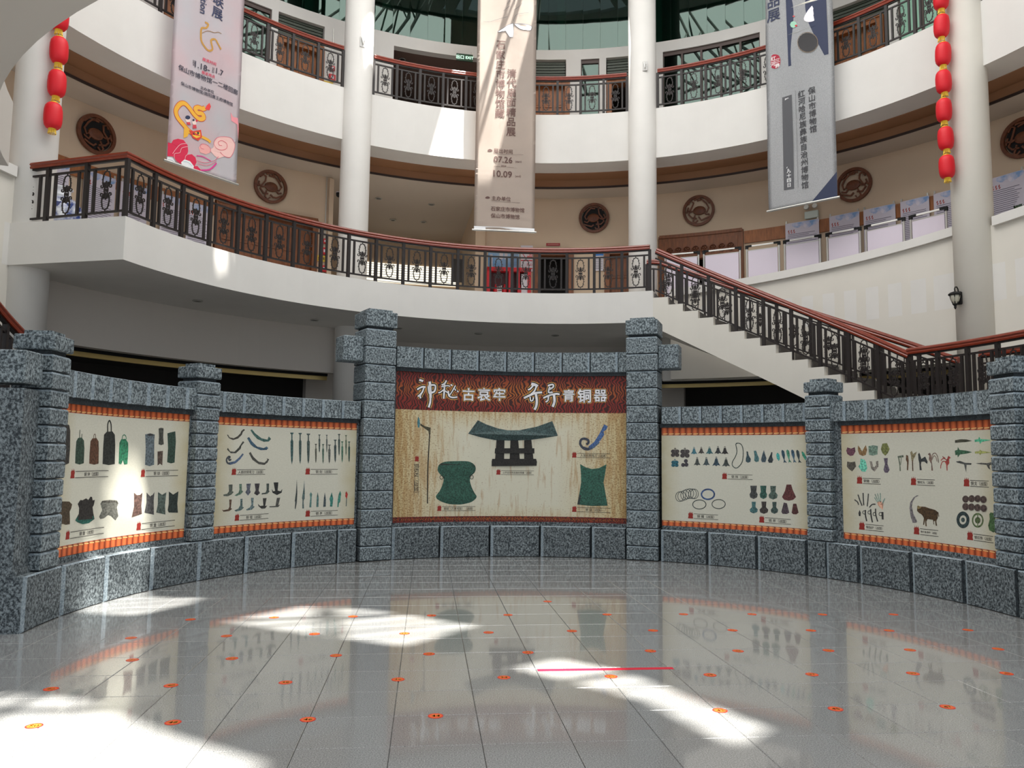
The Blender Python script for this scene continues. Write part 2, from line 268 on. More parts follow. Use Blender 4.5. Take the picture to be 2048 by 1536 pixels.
3:[['printed_staff',[[[70,125,135],'p',0,[443,1972,471,1918,484,1830,469,1753,441,1764,427,1851]],[[75,72,55],'p',0,[484,1836,588,1784,690,1764,688,1638,657,1637,647,1697,566,1750,491,1798]],[[52,46,38],'s',22,[673,1662,661,1296,652,945,660,349]]]],['printed_saddle_table',[[[62,82,82],'p',0,[1603,1925,1420,1664,1660,1600,1943,1549,2228,1545,2356,1550,2638,1565,2921,1608,3157,1650,3048,1931,2749,1820,2409,1746,2183,1742,1998,1775,1769,1849]],[[40,52,52],'s',11,[1618,1901,1457,1678]],[[40,52,52],'s',12,[2251,1739,2224,1547]],[[40,52,52],'s',12,[2386,1741,2359,1549]],[[38,36,34],'p',0,[1971,1558,2126,1551,2124,1184,1949,1182]],[[38,36,34],'p',0,[2242,1553,2391,1555,2428,1188,2230,1186]],[[38,36,34],'p',0,[2506,1556,2645,1568,2691,1191,2510,1189]],[[38,36,34],'p',0,[1946,1394,2706,1404,2707,1306,1938,1296]],[[38,36,34],'p',0,[1893,1191,2741,1202,2758,1143,2752,1071,1885,1051,1884,1149]]]],['printed_drum',[[[45,85,72],'c',0,[843,1000,876,1077,988,1128,1214,1141,1429,1138,1543,1083,1579,1006,1557,928,1491,861,1469,783,1506,651,1564,541,1605,464,1510,375,1342,332,1218,327,1060,339,890,400,819,476,886,574,940,694,961,803,914,869,856,935]],[[40,50,44],'c',0,[865,1044,932,1105,1101,1130,1327,1132,1532,1077,1570,1006,1535,906,1389,838,1277,827,1218,915,1330,982,1102,1063]],[[34,40,36],'s',18,[960,842,1085,819,1209,815,1333,825,1468,850]],[[90,95,85],'s',7,[1209,1113,1218,338]],[[40,44,40],'s',10,[952,834,946,814,931,801,911,801,895,813,889,834,894,855,910,867,929,867,946,855,952,834,946,814]],[[40,44,40],'s',10,[1534,841,1528,820,1513,807,1493,807,1477,820,1471,841,1476,862,1492,875,1512,875,1528,862,1534,841,1528,820]]]],['printed_curved_knife',[[[75,95,125],'s',57,[3944,1548,3833,1446,3732,1400,3648,1424]],[[70,100,150],'p',0,[4045,1876,4112,1837,4089,1775,4034,1741,4045,1674,3978,1573,3877,1483,3788,1420,3743,1448,3855,1538,3955,1696]],[[60,66,80],'s',46,[3766,1409,3687,1397,3611,1452,3586,1519,3610,1583,3675,1598,3737,1571,3745,1520,3704,1490]]]],['printed_axe',[[[48,92,78],'p',0,[3587,1113,3688,1053,3811,1021,3945,1040,4090,1114,4062,925,4035,769,4063,615,4113,335,3813,323,3535,344,3584,606,3606,751,3605,918]],[[120,140,125],'s',9,[3606,773,3812,770,4035,768]],[[50,52,54],'p',0,[3551,406,3579,528,3701,497,3747,332,3540,348]],[[90,145,115],'c',0,[3790,554,3857,545,3846,412,3813,350,3763,410]]]]],
4:[['printed_flower',[[[72,66,66],'p',0,[256,1372,248,1350,227,1337,202,1337,182,1350,174,1371,182,1393,202,1406,228,1406,248,1393]],[[72,66,66],'p',0,[334,1372,327,1351,306,1338,281,1337,260,1350,253,1372,261,1393,281,1407,307,1407,327,1394]],[[72,66,66],'p',0,[255,1306,247,1284,227,1271,201,1270,181,1283,173,1305,181,1326,202,1340,227,1340,248,1327]],[[72,66,66],'p',0,[334,1306,326,1285,306,1272,280,1271,260,1284,252,1305,260,1327,281,1340,306,1341,326,1328]],[[72,66,66],'p',0,[279,1339,271,1322,254,1314,237,1321,229,1338,237,1356,254,1363,271,1356]],[[72,66,66],'s',10,[268,1414,264,1400,254,1394,245,1400,241,1414,245,1428,255,1434,264,1428,268,1414,264,1400]]]],['printed_flower',[[[72,68,68],'p',0,[438,1370,429,1346,406,1331,378,1331,356,1345,348,1369,356,1393,379,1407,407,1408,429,1393]],[[72,68,68],'p',0,[525,1370,516,1347,494,1332,466,1332,443,1346,435,1370,444,1393,466,1408,494,1408,517,1394]],[[72,68,68],'p',0,[437,1297,428,1273,406,1258,378,1258,355,1272,347,1296,356,1319,378,1334,406,1334,429,1320]],[[72,68,68],'p',0,[524,1297,516,1274,493,1259,465,1259,443,1273,434,1297,443,1320,466,1335,494,1335,516,1321]],[[72,68,68],'p',0,[463,1333,455,1314,436,1306,417,1314,409,1333,417,1352,436,1360,455,1352]],[[72,68,68],'s',10,[450,1416,446,1402,437,1396,427,1402,424,1416,428,1430,437,1436,446,1431,450,1416,446,1402]]]],['printed_flower',[[[45,100,115],'p',0,[253,1171,246,1152,227,1140,205,1139,187,1151,180,1170,187,1189,205,1201,228,1201,246,1190]],[[45,100,115],'p',0,[317,1172,310,1153,292,1141,269,1140,251,1152,244,1171,251,1190,269,1202,292,1202,310,1191]],[[45,100,115],'p',0,[252,1117,245,1098,227,1086,204,1086,186,1097,180,1116,187,1135,205,1147,227,1148,246,1136]],[[45,100,115],'p',0,[317,1118,309,1099,291,1087,269,1087,250,1098,244,1117,251,1136,269,1148,292,1148,310,1137]],[[45,100,115],'p',0,[270,1144,264,1129,248,1122,233,1128,226,1144,233,1159,248,1166,264,1159]],[[45,100,115],'s',10,[262,1208,258,1194,249,1188,239,1194,236,1208,240,1222,249,1228,258,1222,262,1208,258,1194]]]],['printed_flower',[[[66,62,70],'p',0,[490,1198,483,1176,464,1162,440,1162,422,1175,415,1197,422,1219,441,1232,464,1233,483,1219]],[[66,62,70],'p',0,[439,1125,431,1103,412,1090,389,1089,370,1102,363,1124,371,1146,390,1160,413,1160,432,1147]],[[66,62,70],'p',0,[500,1131,492,1109,473,1095,450,1094,431,1108,424,1129,432,1151,451,1165,474,1166,493,1152]]]],['printed_bell_pendant',[[[60,110,125],'p',0,[589,1423,624,1423,637,1372,666,1327,629,1336,606,1320,583,1336,546,1326,576,1372]],[[60,110,125],'s',8,[619,1436,615,1425,607,1420,599,1425,595,1436,599,1447,607,1452,615,1447,619,1436,615,1425]]]],['printed_bell_pendant',[[[70,66,64],'p',0,[724,1426,759,1426,771,1380,801,1339,764,1347,741,1333,718,1347,681,1338,711,1379]],[[70,66,64],'s',8,[753,1438,750,1427,742,1422,733,1427,730,1438,734,1449,742,1454,750,1449,753,1438,750,1427]]]],['printed_bell_pendant',[[[60,105,110],'p',0,[873,1431,914,1431,929,1379,964,1333,920,1342,892,1326,865,1341,821,1332,857,1378]],[[60,105,110],'s',8,[905,1444,902,1433,893,1429,885,1433,882,1444,886,1455,894,1460,902,1455,905,1444,902,1433]]]],['printed_bell_pendant',[[[60,64,66],'p',0,[1031,1440,1070,1441,1084,1386,1117,1339,1075,1348,1049,1331,1024,1348,982,1338,1016,1386]],[[60,64,66],'s',8,[1062,1454,1059,1443,1051,1439,1043,1443,1039,1454,1043,1465,1051,1470,1059,1465,1062,1454,1059,1443]]]],['printed_bell_pendant',[[[52,48,48],'p',0,[1158,1437,1196,1437,1210,1382,1243,1333,1202,1342,1176,1326,1150,1342,1109,1332,1143,1381]],[[52,48,48],'s',8,[1189,1451,1185,1441,1177,1436,1169,1440,1166,1451,1169,1462,1177,1467,1186,1462,1189,1451,1185,1441]]]],['printed_bell_pendant',[[[75,80,78],'p',0,[645,1236,681,1237,694,1176,726,1123,687,1133,662,1115,637,1133,598,1121,630,1175]],[[75,80,78],'s',9,[675,1252,671,1241,663,1236,655,1240,652,1251,655,1263,663,1267,671,1263,675,1252,671,1241]]]],['printed_bell_pendant',[[[72,85,90],'p',0,[815,1238,853,1239,866,1178,898,1126,858,1136,832,1118,807,1135,766,1124,800,1178]],[[72,85,90],'s',9,[845,1254,842,1243,834,1238,825,1243,822,1253,826,1265,834,1269,842,1265,845,1254,842,1243]]]],['printed_bell_pendant',[[[55,75,90],'p',0,[995,1247,1038,1248,1053,1180,1090,1121,1044,1132,1015,1111,986,1131,940,1118,978,1179]],[[55,75,90],'s',8,[1028,1265,1025,1254,1017,1249,1009,1254,1005,1265,1009,1276,1017,1280,1025,1276,1028,1265,1025,1254]]]],['printed_bell_pendant',[[[66,72,70],'p',0,[1174,1234,1217,1235,1232,1171,1269,1115,1223,1125,1194,1105,1166,1124,1120,1112,1158,1170]],[[66,72,70],'s',8,[1208,1251,1204,1240,1196,1236,1188,1240,1185,1251,1188,1262,1196,1266,1204,1262,1208,1251,1204,1240]]]],['printed_necklace',[[[60,75,70],'s',15,[1379,1508,1415,1526,1472,1508,1506,1439,1511,1315,1488,1190,1423,1107,1365,1085,1309,1132,1317,1202,1368,1286,1398,1383,1379,1508,1415,1526]]]],['printed_ladle',[[[58,80,88],'p',0,[1572,1384,1598,1377,1611,1315,1650,1247,1640,1199,1595,1181,1555,1205,1560,1260,1575,1315]]]],['printed_ladle',[[[75,115,118],'p',0,[1705,1391,1747,1396,1774,1317,1799,1263,1791,1208,1744,1194,1709,1221,1717,1303]]]],['printed_ladle',[[[65,82,92],'p',0,[1889,1406,1909,1331,1933,1264,1913,1196,1850,1195,1834,1236,1859,1331]]]],['printed_ladle',[[[52,62,68],'p',0,[2022,1373,2043,1366,2035,1292,2055,1239,2033,1187,1977,1187,1956,1224,1986,1292,2008,1332]]]],['printed_fish',[[[70,165,160],'p',0,[2135,1366,2169,1327,2175,1253,2153,1220,2119,1266,2110,1333]]]],['printed_fish',[[[50,78,95],'p',0,[2220,1413,2255,1387,2267,1321,2259,1241,2300,1189,2258,1201,2239,1184,2245,1241,2211,1320,2203,1387]]]],['printed_fish',[[[75,140,115],'p',0,[2309,1419,2343,1393,2356,1327,2347,1247,2388,1195,2346,1208,2328,1190,2333,1247,2300,1326,2291,1392]]]],['printed_fish',[[[62,90,110],'p',0,[2395,1419,2430,1393,2442,1327,2434,1248,2474,1196,2433,1209,2414,1191,2420,1248,2386,1327,2378,1393]]]],['printed_fish',[[[52,66,72],'p',0,[2486,1414,2520,1388,2533,1323,2524,1244,2565,1192,2523,1205,2505,1188,2510,1244,2477,1322,2469,1388]]]],['printed_fish',[[[60,150,125],'p',0,[2569,1391,2610,1362,2644,1297,2658,1222,2622,1252,2581,1310,2566,1362]]]],['printed_bangle',[[[50,60,62],'s',10,[403,545,398,511,382,482,358,462,330,455,303,460,279,479,264,507,258,541,264,575,280,604,304,624,332,631,359,625,383,607,398,579,403,545,398,511]]]],['printed_bangle',[[[50,60,62],'s',10,[443,554,437,520,421,491,397,471,369,463,342,469,318,487,303,515,298,549,303,583,319,612,343,632,371,640,399,634,422,615,437,587,443,554,437,520]]]],['printed_bangle',[[[50,60,62],'s',10,[498,577,492,543,476,514,452,494,425,486,397,492,374,510,358,539,353,572,359,606,375,635,398,655,426,663,454,657,477,639,493,610,498,577,492,543]]]],['printed_bangle',[[[50,60,62],'s',10,[541,597,535,563,520,534,496,514,468,506,441,512,417,530,402,559,397,592,402,626,418,655,442,675,470,683,497,677,521,658,536,630,541,597,535,563]]]],['printed_bangle',[[[50,60,62],'s',10,[592,608,586,575,570,546,547,526,519,518,491,524,468,542,453,570,447,604,453,638,469,667,493,686,520,694,548,688,571,670,587,642,592,608,586,575]]]],['printed_bangle',[[[50,60,62],'s',10,[642,606,637,572,621,543,597,523,569,516,542,521,519,540,503,568,498,601,504,635,520,664,543,684,571,691,599,685,622,667,637,639,642,606,637,572]]]],['printed_bangle',[[[50,60,62],'s',10,[678,604,673,571,657,542,633,522,605,514,578,520,555,538,539,566,534,599,540,633,556,662,579,682,607,690,635,684,658,665,673,638,678,604,673,571]]]],['printed_bangle',[[[60,85,130],'s',28,[973,608,966,577,945,549,913,528,875,516,834,514,796,524,764,542,744,569,737,599,745,630,766,658,797,679,836,691,877,692,915,683,946,664,966,638,973,608,966,577]]]],['printed_bangle',[[[60,70,68],'s',15,[817,420,810,392,788,366,756,347,716,336,673,334,633,342,601,358,580,382,573,410,580,438,602,464,635,483,675,494,717,496,757,488,789,471,810,447,817,420,810,392]]]],['printed_bangle',[[[60,70,68],'s',14,[1171,442,1163,414,1142,389,1109,370,1070,358,1028,357,988,364,956,381,935,404,928,432,936,460,957,485,990,504,1030,515,1072,517,1111,509,1143,492,1164,469,1171,442,1163,414]]]],['printed_axe',[[[68,70,70],'p',0,[1631,782,1751,786,1738,682,1763,635,1750,584,1687,554,1626,579,1615,629,1642,678]]]],['printed_axe',[[[52,92,82],'p',0,[1811,788,1924,792,1911,689,1932,642,1920,591,1864,561,1808,586,1798,636,1821,685]]]],['printed_axe',[[[80,98,90],'p',0,[1991,790,2096,794,2083,689,2123,641,2109,590,2039,559,1970,584,1958,634,1999,685]]]],['printed_axe',[[[70,110,112],'p',0,[1651,505,1728,508,1719,417,1761,377,1749,332,1686,304,1624,325,1613,369,1657,414]]]],['printed_axe',[[[66,60,58],'p',0,[1827,516,1918,520,1907,425,1949,383,1935,336,1869,307,1803,329,1791,375,1834,421]]]],['printed_axe',[[[62,80,76],'p',0,[2023,519,2100,523,2091,432,2126,391,2114,346,2058,318,2003,340,1993,384,2029,428]]]],['printed_axe',[[[95,52,52],'p',0,[2285,824,2368,827,2394,736,2450,621,2398,573,2321,554,2237,565,2199,610,2255,718]]]],['printed_axe',[[[78,66,74],'p',0,[2229,519,2285,509,2323,354,2281,329,2205,327,2182,359]]]],['printed_axe',[[[85,50,50],'p',0,[2396,508,2452,511,2490,364,2448,333,2392,332,2365,356]]]]],
5:[['printed_hoe',[[[110,70,85],'p',0,[102,1452,167,1432,236,1454,245,1386,207,1327,156,1313,99,1346,83,1399]]]],['printed_hoe',[[[140,110,75],'p',0,[292,1484,327,1444,361,1386,392,1438,429,1487,449,1412,424,1334,373,1315,309,1340,285,1412]]]],['printed_hoe',[[[120,145,130],'p',0,[472,1470,552,1482,638,1473,627,1342,547,1322,478,1335]]]],['printed_hoe',[[[120,125,75],'p',0,[719,1506,798,1514,841,1424,807,1361,762,1321,714,1361,687,1424]]]],['printed_hoe',[[[85,80,72],'p',0,[95,1227,160,1215,233,1229,249,1151,177,1071,120,1109,85,1148]]]],['printed_hoe',[[[115,200,175],'p',0,[328,1275,393,1263,421,1231,442,1128,408,1070,344,1075,288,1151,318,1191]]]],['printed_hoe',[[[135,128,120],'p',0,[486,1238,529,1232,541,1156,569,1144,599,1182,594,1233,638,1246,637,1157,567,1077,511,1117]]]],['printed_hoe',[[[95,85,100],'p',0,[732,1285,804,1288,794,1198,829,1111,796,1066,746,1065,723,1109,751,1197]]]],['printed_staff_head',[[[105,115,100],'s',31,[977,1302,1077,1318]],[[105,115,100],'s',19,[991,1297,1008,1188,1012,1096]],[[105,115,100],'s',10,[1041,1300,1022,1189]]]],['printed_staff_head',[[[100,75,55],'p',0,[1121,1337,1156,1325,1163,1258,1148,1111,1126,1111,1134,1227,1115,1263]]]],['printed_staff_head',[[[140,130,100],'p',0,[1194,1374,1223,1398,1243,1349,1308,1386,1277,1313,1247,1277,1238,1240,1210,1252,1206,1313]],[[95,75,60],'s',19,[1228,1258,1228,1101]]]],['printed_staff_head',[[[55,60,62],'p',0,[1328,1347,1350,1368,1363,1338,1382,1278,1448,1314,1487,1243,1479,1207,1430,1242,1380,1236,1371,1194,1382,1116,1347,1115,1344,1217,1332,1265]]]],['printed_staff_head',[[[125,100,90],'p',0,[1495,1350,1535,1368,1548,1338,1553,1279,1558,1244,1574,1114,1545,1114,1550,1208,1510,1267,1519,1326]],[[125,100,90],'s',12,[1552,1273,1577,1344,1627,1362,1663,1309,1674,1227]],[[125,100,90],'s',10,[1559,1261,1597,1324,1635,1303,1648,1244]]]],['printed_staff_head',[[[170,70,65],'p',0,[1846,1327,1887,1298,1858,1281,1858,1223,1825,1188,1822,1119,1807,1119,1804,1200,1785,1234,1815,1269]],[[170,70,65],'s',12,[1799,1246,1743,1243,1712,1187,1707,1146]],[[170,70,65],'s',12,[1815,1269,1759,1290,1715,1257]],[[170,70,65],'s',11,[1794,1290,1746,1315]]]],['printed_dagger_axe',[[[72,72,60],'p',0,[1970,1539,2041,1549,2084,1552,2169,1547,2264,1526,2167,1513,2053,1509,1968,1504]]]],['printed_dagger_axe',[[[90,190,150],'p',0,[2303,1539,2368,1548,2386,1579,2410,1548,2594,1533,2422,1509,2399,1482,2380,1515,2309,1511]]]],['printed_dagger_axe',[[[60,100,75],'p',0,[1960,1396,2006,1407,2015,1447,2041,1407,2161,1395,2256,1375,2159,1356,2045,1344,2007,1302,2002,1339,1966,1333]]]],['printed_dagger_axe',[[[165,170,100],'p',0,[2302,1383,2380,1389,2388,1410,2416,1392,2596,1371,2414,1356,2387,1334,2374,1359,2303,1356]]]],['printed_dagger_axe',[[[82,84,82],'p',0,[1969,1248,2040,1257,2124,1232,2237,1228,2229,1205,2151,1204,2138,1103,2120,1159,2109,1209,1997,1231]]]],['printed_dagger_axe',[[[88,88,84],'p',0,[2305,1226,2407,1235,2492,1230,2577,1244,2568,1210,2539,1199,2554,1145,2516,1166,2490,1209,2392,1213]]]],['printed_finger_guard',[[[70,72,70],'s',19,[204,628,256,595,272,551]]]],['printed_finger_guard',[[[70,72,70],'s',21,[267,712,300,617,334,542]]]],['printed_finger_guard',[[[70,72,70],'s',21,[357,742,358,646,363,550]]]],['printed_finger_guard',[[[70,72,70],'s',19,[448,734,437,637,422,537]]]],['printed_finger_guard',[[[70,72,70],'s',19,[459,524,507,571,567,579]]]],['printed_hand',[[[225,165,140],'p',0,[594,614,652,636,701,602,690,501,641,535,607,571]],[[120,155,145],'s',12,[553,682,601,611]],[[120,155,145],'s',12,[562,733,623,616]],[[120,155,145],'s',11,[606,747,640,623]],[[120,155,145],'s',12,[656,756,654,618]],[[120,155,145],'s',12,[732,678,686,596]]]],['printed_finger_guard',[[[55,56,55],'p',0,[265,422,288,475,308,431,300,379,274,378]]]],['printed_finger_guard',[[[55,56,55],'s',23,[389,481,386,405,405,310]],[[55,56,55],'s',10,[392,443,387,428,373,418,357,417,345,425,340,440,346,455,359,465,375,466,388,458,392,443,387,428]]]],['printed_finger_guard',[[[55,56,55],'s',23,[480,500,484,399,504,299]],[[55,56,55],'s',10,[482,449,477,434,464,424,448,423,435,431,431,446,436,461,449,471,465,472,478,464,482,449,477,434]]]],['printed_finger_guard',[[[55,56,55],'s',22,[565,512,566,417,595,319]],[[55,56,55],'s',10,[570,430,565,415,552,405,536,404,523,412,519,427,524,442,537,452,553,453,566,445,570,430,565,415]]]],['printed_finger_guard',[[[55,56,55],'s',34,[682,469,682,357]],[[55,56,55],'s',10,[673,437,668,422,655,412,639,411,626,419,622,434,627,449,641,459,656,460,669,452,673,437,668,422]]]],['printed_horn',[[[120,115,118],'p',0,[1317,751,1252,718,1207,655,1190,582,1214,476,1273,373,1258,353,1194,348,1163,436,1149,555,1164,641,1224,717,1282,750]]]],['printed_ox',[[[78,58,36],'p',0,[1282,578,1332,594,1416,594,1486,577,1584,561,1639,530,1650,473,1639,469,1631,512,1624,447,1606,423,1598,399,1609,340,1585,340,1577,409,1555,395,1560,349,1547,360,1542,418,1451,422,1428,385,1433,317,1411,319,1408,407,1388,335,1370,333,1388,429,1368,463,1341,485,1307,500,1275,528]],[[150,130,90],'p',0,[1278,585,1297,607,1332,589,1367,596,1345,568,1295,553]]]],['printed_ornament',[[[92,76,72],'p',0,[2166,744,2157,719,2136,700,2107,692,2079,697,2060,714,2053,738,2062,763,2084,782,2112,790,2140,785,2160,768]],[[92,76,72],'p',0,[2271,756,2262,731,2240,712,2212,704,2184,709,2164,725,2158,749,2167,774,2188,793,2217,801,2245,796,2264,779]],[[92,76,72],'p',0,[2373,761,2365,737,2343,718,2314,710,2287,715,2267,731,2261,755,2270,780,2291,799,2320,806,2348,801,2367,785]],[[92,76,72],'p',0,[2472,756,2463,732,2441,713,2412,705,2385,710,2365,726,2359,750,2368,774,2389,793,2418,801,2446,796,2465,779]],[[92,76,72],'p',0,[2164,644,2155,620,2133,600,2105,592,2077,596,2057,613,2051,637,2060,662,2081,682,2110,690,2138,685,2157,668]],[[92,76,72],'p',0,[2262,645,2253,621,2231,601,2203,593,2175,598,2156,614,2149,638,2158,663,2180,682,2208,690,2236,686,2256,669]],[[92,76,72],'p',0,[2367,645,2358,620,2337,601,2308,593,2280,597,2261,613,2254,637,2263,662,2285,681,2313,689,2341,684,2361,668]],[[92,76,72],'p',0,[2472,643,2463,619,2442,600,2413,591,2385,596,2366,612,2359,635,2368,660,2390,679,2418,687,2446,682,2466,666]],[[70,60,58],'s',6,[2141,743,2134,726,2118,715,2099,714,2084,723,2079,740,2086,756,2102,767,2121,768,2136,759,2141,743,2134,726]],[[70,60,58],'s',6,[2245,754,2239,738,2222,727,2203,726,2188,735,2183,751,2190,767,2206,778,2225,779,2240,770,2245,754,2239,738]],[[70,60,58],'s',6,[2348,760,2341,743,2325,733,2306,732,2291,741,2286,756,2293,773,2309,784,2328,785,2343,776,2348,760,2341,743]],[[70,60,58],'s',6,[2446,754,2439,738,2423,727,2404,726,2389,735,2384,751,2391,767,2407,778,2426,779,2441,770,2446,754,2439,738]],[[70,60,58],'s',6,[2138,643,2132,626,2116,615,2096,614,2081,623,2076,639,2083,656,2099,667,2118,668,2133,659,2138,643,2132,626]],[[70,60,58],'s',6,[2237,644,2230,627,2214,616,2195,615,2180,624,2175,640,2181,656,2197,667,2217,669,2232,660,2237,644,2230,627]],[[70,60,58],'s',6,[2342,643,2335,626,2319,615,2300,614,2285,623,2280,639,2287,655,2303,666,2322,668,2337,659,2342,643,2335,626]],[[70,60,58],'s',5,[2447,641,2440,625,2424,614,2405,613,2390,621,2385,637,2392,653,2408,664,2427,666,2442,657,2447,641,2440,625]]]],['printed_ornament',[[[50,66,68],'s',51,[2136,465,2129,435,2113,408,2090,387,2062,374,2033,371,2006,379,1984,397,1971,422,1967,452,1974,482,1990,510,2013,531,2042,544,2071,546,2098,537,2119,520,2133,495,2136,465,2129,435]],[[60,76,76],'p',0,[2085,461,2078,442,2061,430,2040,428,2024,438,2018,456,2025,475,2043,488,2064,489,2080,479]]]],['printed_ornament',[[[92,110,72],'s',24,[2389,480,2382,451,2365,424,2341,403,2312,391,2282,388,2254,395,2232,413,2218,437,2214,466,2221,496,2238,523,2262,544,2291,556,2321,558,2349,550,2371,533,2385,509,2389,480,2382,451]],[[80,95,60],'p',0,[2349,477,2342,455,2323,437,2299,429,2276,433,2259,448,2254,469,2261,492,2280,509,2304,517,2328,513,2344,498]],[[92,110,72],'s',15,[2306,555,2297,391]]]],['printed_ornament',[[[70,100,62],'p',0,[2503,570,2525,593,2595,587,2579,554,2624,484,2649,433,2624,368,2560,338,2491,360,2473,418,2506,506]]]]],
'L':[['printed_dragon',[[[200,70,45],'s',113,[677,811,497,831,337,927,197,1026,146,1163,227,1334,344,1406,463,1357,585,1255,719,1199,816,1260,780,1345,676,1321,612,1388,687,1454,779,1452,845,1499]],[[235,175,55],'s',88,[677,811,497,831,337,927,197,1026,146,1163,227,1334,344,1406,463,1357,585,1255,719,1199,816,1260,780,1345,676,1321,612,1388,687,1454,779,1452,845,1499]],[[230,60,60],'p',0,[835,1467,865,1554,930,1644,969,1573,939,1475]],[[235,175,55],'p',0,[352,853,353,634,438,695,486,817]],[[235,175,55],'s',63,[767,821,929,803,1000,763]],[[215,60,45],'p',0,[473,855,584,873,759,968,794,820,706,700,570,716]],[[240,190,60],'p',0,[563,844,740,907,756,807,658,740,567,762]],[[50,50,50],'p',0,[624,834,617,808,599,792,580,795,571,816,577,842,596,858,615,855]],[[50,50,50],'p',0,[718,878,712,852,694,836,674,839,665,860,672,886,690,902,709,899]]]],['printed_children',[[[238,215,205],'p',0,[507,1095,502,1067,486,1041,462,1021,435,1011,410,1013,393,1027,385,1050,390,1077,405,1103,429,1123,456,1133,481,1131,499,1117]],[[40,50,80],'p',0,[497,1148,492,1126,476,1104,452,1086,425,1076,400,1076,383,1085,376,1103,381,1125,396,1147,420,1165,447,1175,472,1175,490,1166]],[[238,215,205],'p',0,[652,1093,649,1068,635,1043,614,1025,591,1017,569,1019,553,1033,547,1054,551,1080,564,1104,585,1122,608,1131,630,1128,646,1115]],[[40,45,60],'p',0,[603,1130,601,1118,594,1107,584,1098,572,1094,561,1095,554,1101,550,1111,552,1122,559,1134,570,1143,581,1147,592,1146,600,1140]],[[210,50,70],'p',0,[677,1145,675,1131,669,1118,659,1109,649,1105,639,1107,631,1115,628,1127,630,1140,636,1153,645,1162,656,1166,666,1164,674,1156]],[[205,60,75],'p',0,[409,1010,490,1040,511,984,423,959]],[[205,60,75],'p',0,[565,1010,642,1038,657,963,563,929]]]],['printed_red_cloud',[[[215,35,75],'p',0,[11,422,85,427,123,512,226,575,356,593,459,514,477,394,459,305,568,351,659,307,687,211,648,114,714,135,796,76,788,21,653,11,515,93,342,58,232,85,142,159,21,129]],[[240,200,205],'s',8,[129,216,196,342,297,479,457,551]],[[240,200,205],'s',8,[176,129,171,230,286,289,323,405,461,483]],[[240,200,205],'s',8,[412,164,428,273,523,347]]]],['printed_white_cloud',[[[236,236,238],'p',0,[18,118,123,132,212,58,131,-9,15,-16]],[[236,236,238],'p',0,[329,96,400,181,532,182,626,107,620,0,476,-3,344,18]],[[170,205,205],'s',8,[31,61,126,71,171,24]],[[170,205,205],'s',8,[382,123,490,147,582,93]]]],['printed_pink_cloud',[[[238,170,165],'p',0,[724,562,821,669,936,676,1008,615,990,523,901,461,764,458]],[[240,195,188],'p',0,[1081,790,1156,925,1319,1004,1511,1038,1615,930,1598,769,1509,596,1342,553,1204,464,1108,497,987,586,1075,680]],[[222,90,110],'s',10,[1282,790,1211,781,1189,839,1276,901,1398,878,1403,770,1287,687,1145,683,1081,790,1156,925,1319,1004,1511,1038,1615,930,1576,718,1486,578,1341,574,1243,629]],[[222,90,110],'s',10,[850,561,781,560,756,615,821,669,936,676,1008,615,990,523]],[[215,60,140],'s',21,[679,356,836,387,1023,351]],[[215,60,140],'s',34,[797,66,1010,154,1163,343]],[[222,90,120],'s',10,[685,252,889,265,1114,391,1202,507]],[[222,90,120],'s',10,[710,197,937,217,1161,385]]]],['printed_fish_tail',[[[236,150,158],'p',0,[1456,1627,1533,1545,1656,1568,1705,1340,1702,1071,1652,1410,1490,1440]]]],['printed_gold_dragon',[[[190,140,60],'s',41,[711,3397,789,3386,744,3279,644,3231,640,3061,659,2949,728,2859,834,2798,921,2874,873,3047,973,3117,1057,3033,1127,2954]],[[150,110,60],'s',12,[662,3131,785,3232,939,3261,1042,3321,1121,3321]]]]],
'C':[['printed_fan',[[[92,64,58],'p',0,[461,2209,452,2229,437,2244,416,2254,392,2256,368,2251,348,2240,333,2222,325,2202,370,2189,416,2191]]]],['printed_fan',[[[92,64,58],'p',0,[416,902,407,921,392,937,371,946,347,949,324,944,304,932,289,916,281,895,326,882,371,884]]]],['printed_rule',[[[92,64,58],'s',6,[555,2128,1294,2149]],[[92,64,58],'s',6,[505,1785,675,1789]],[[92,64,58],'s',6,[859,1789,1044,1789]],[[92,64,58],'s',6,[459,809,1217,822]]]],['printed_brush_character',[[[240,240,242],'p',0,[976,5837,987,5657,974,5453,877,5446,767,5618,627,5575,556,5585,722,5705,840,5786]],[[240,240,242],'p',0,[1002,5816,1175,5833,1393,5822,1491,5773,1459,5669,1307,5662,1199,5672,1090,5732]],[[90,88,96],'s',9,[976,5837,987,5657,974,5453,877,5446,767,5618,627,5575,556,5585,722,5705,840,5786,976,5837]],[[90,88,96],'s',9,[1002,5816,1175,5833,1393,5822,1491,5773,1459,5669,1307,5662,1199,5672,1090,5732,1002,5816]],[[90,88,96],'s',7,[160,5833,354,5854,504,5919,815,6017]],[[90,88,96],'s',7,[705,6179,866,6315]],[[90,88,96],'s',7,[976,6199,1126,6312,1201,6420]],[[90,88,96],'s',7,[990,5883,1000,5974,1085,6094,1389,6162]],[[90,88,96],'s',7,[800,6367,885,6510]],[[90,88,96],'s',7,[995,6359,998,6518]]]]],
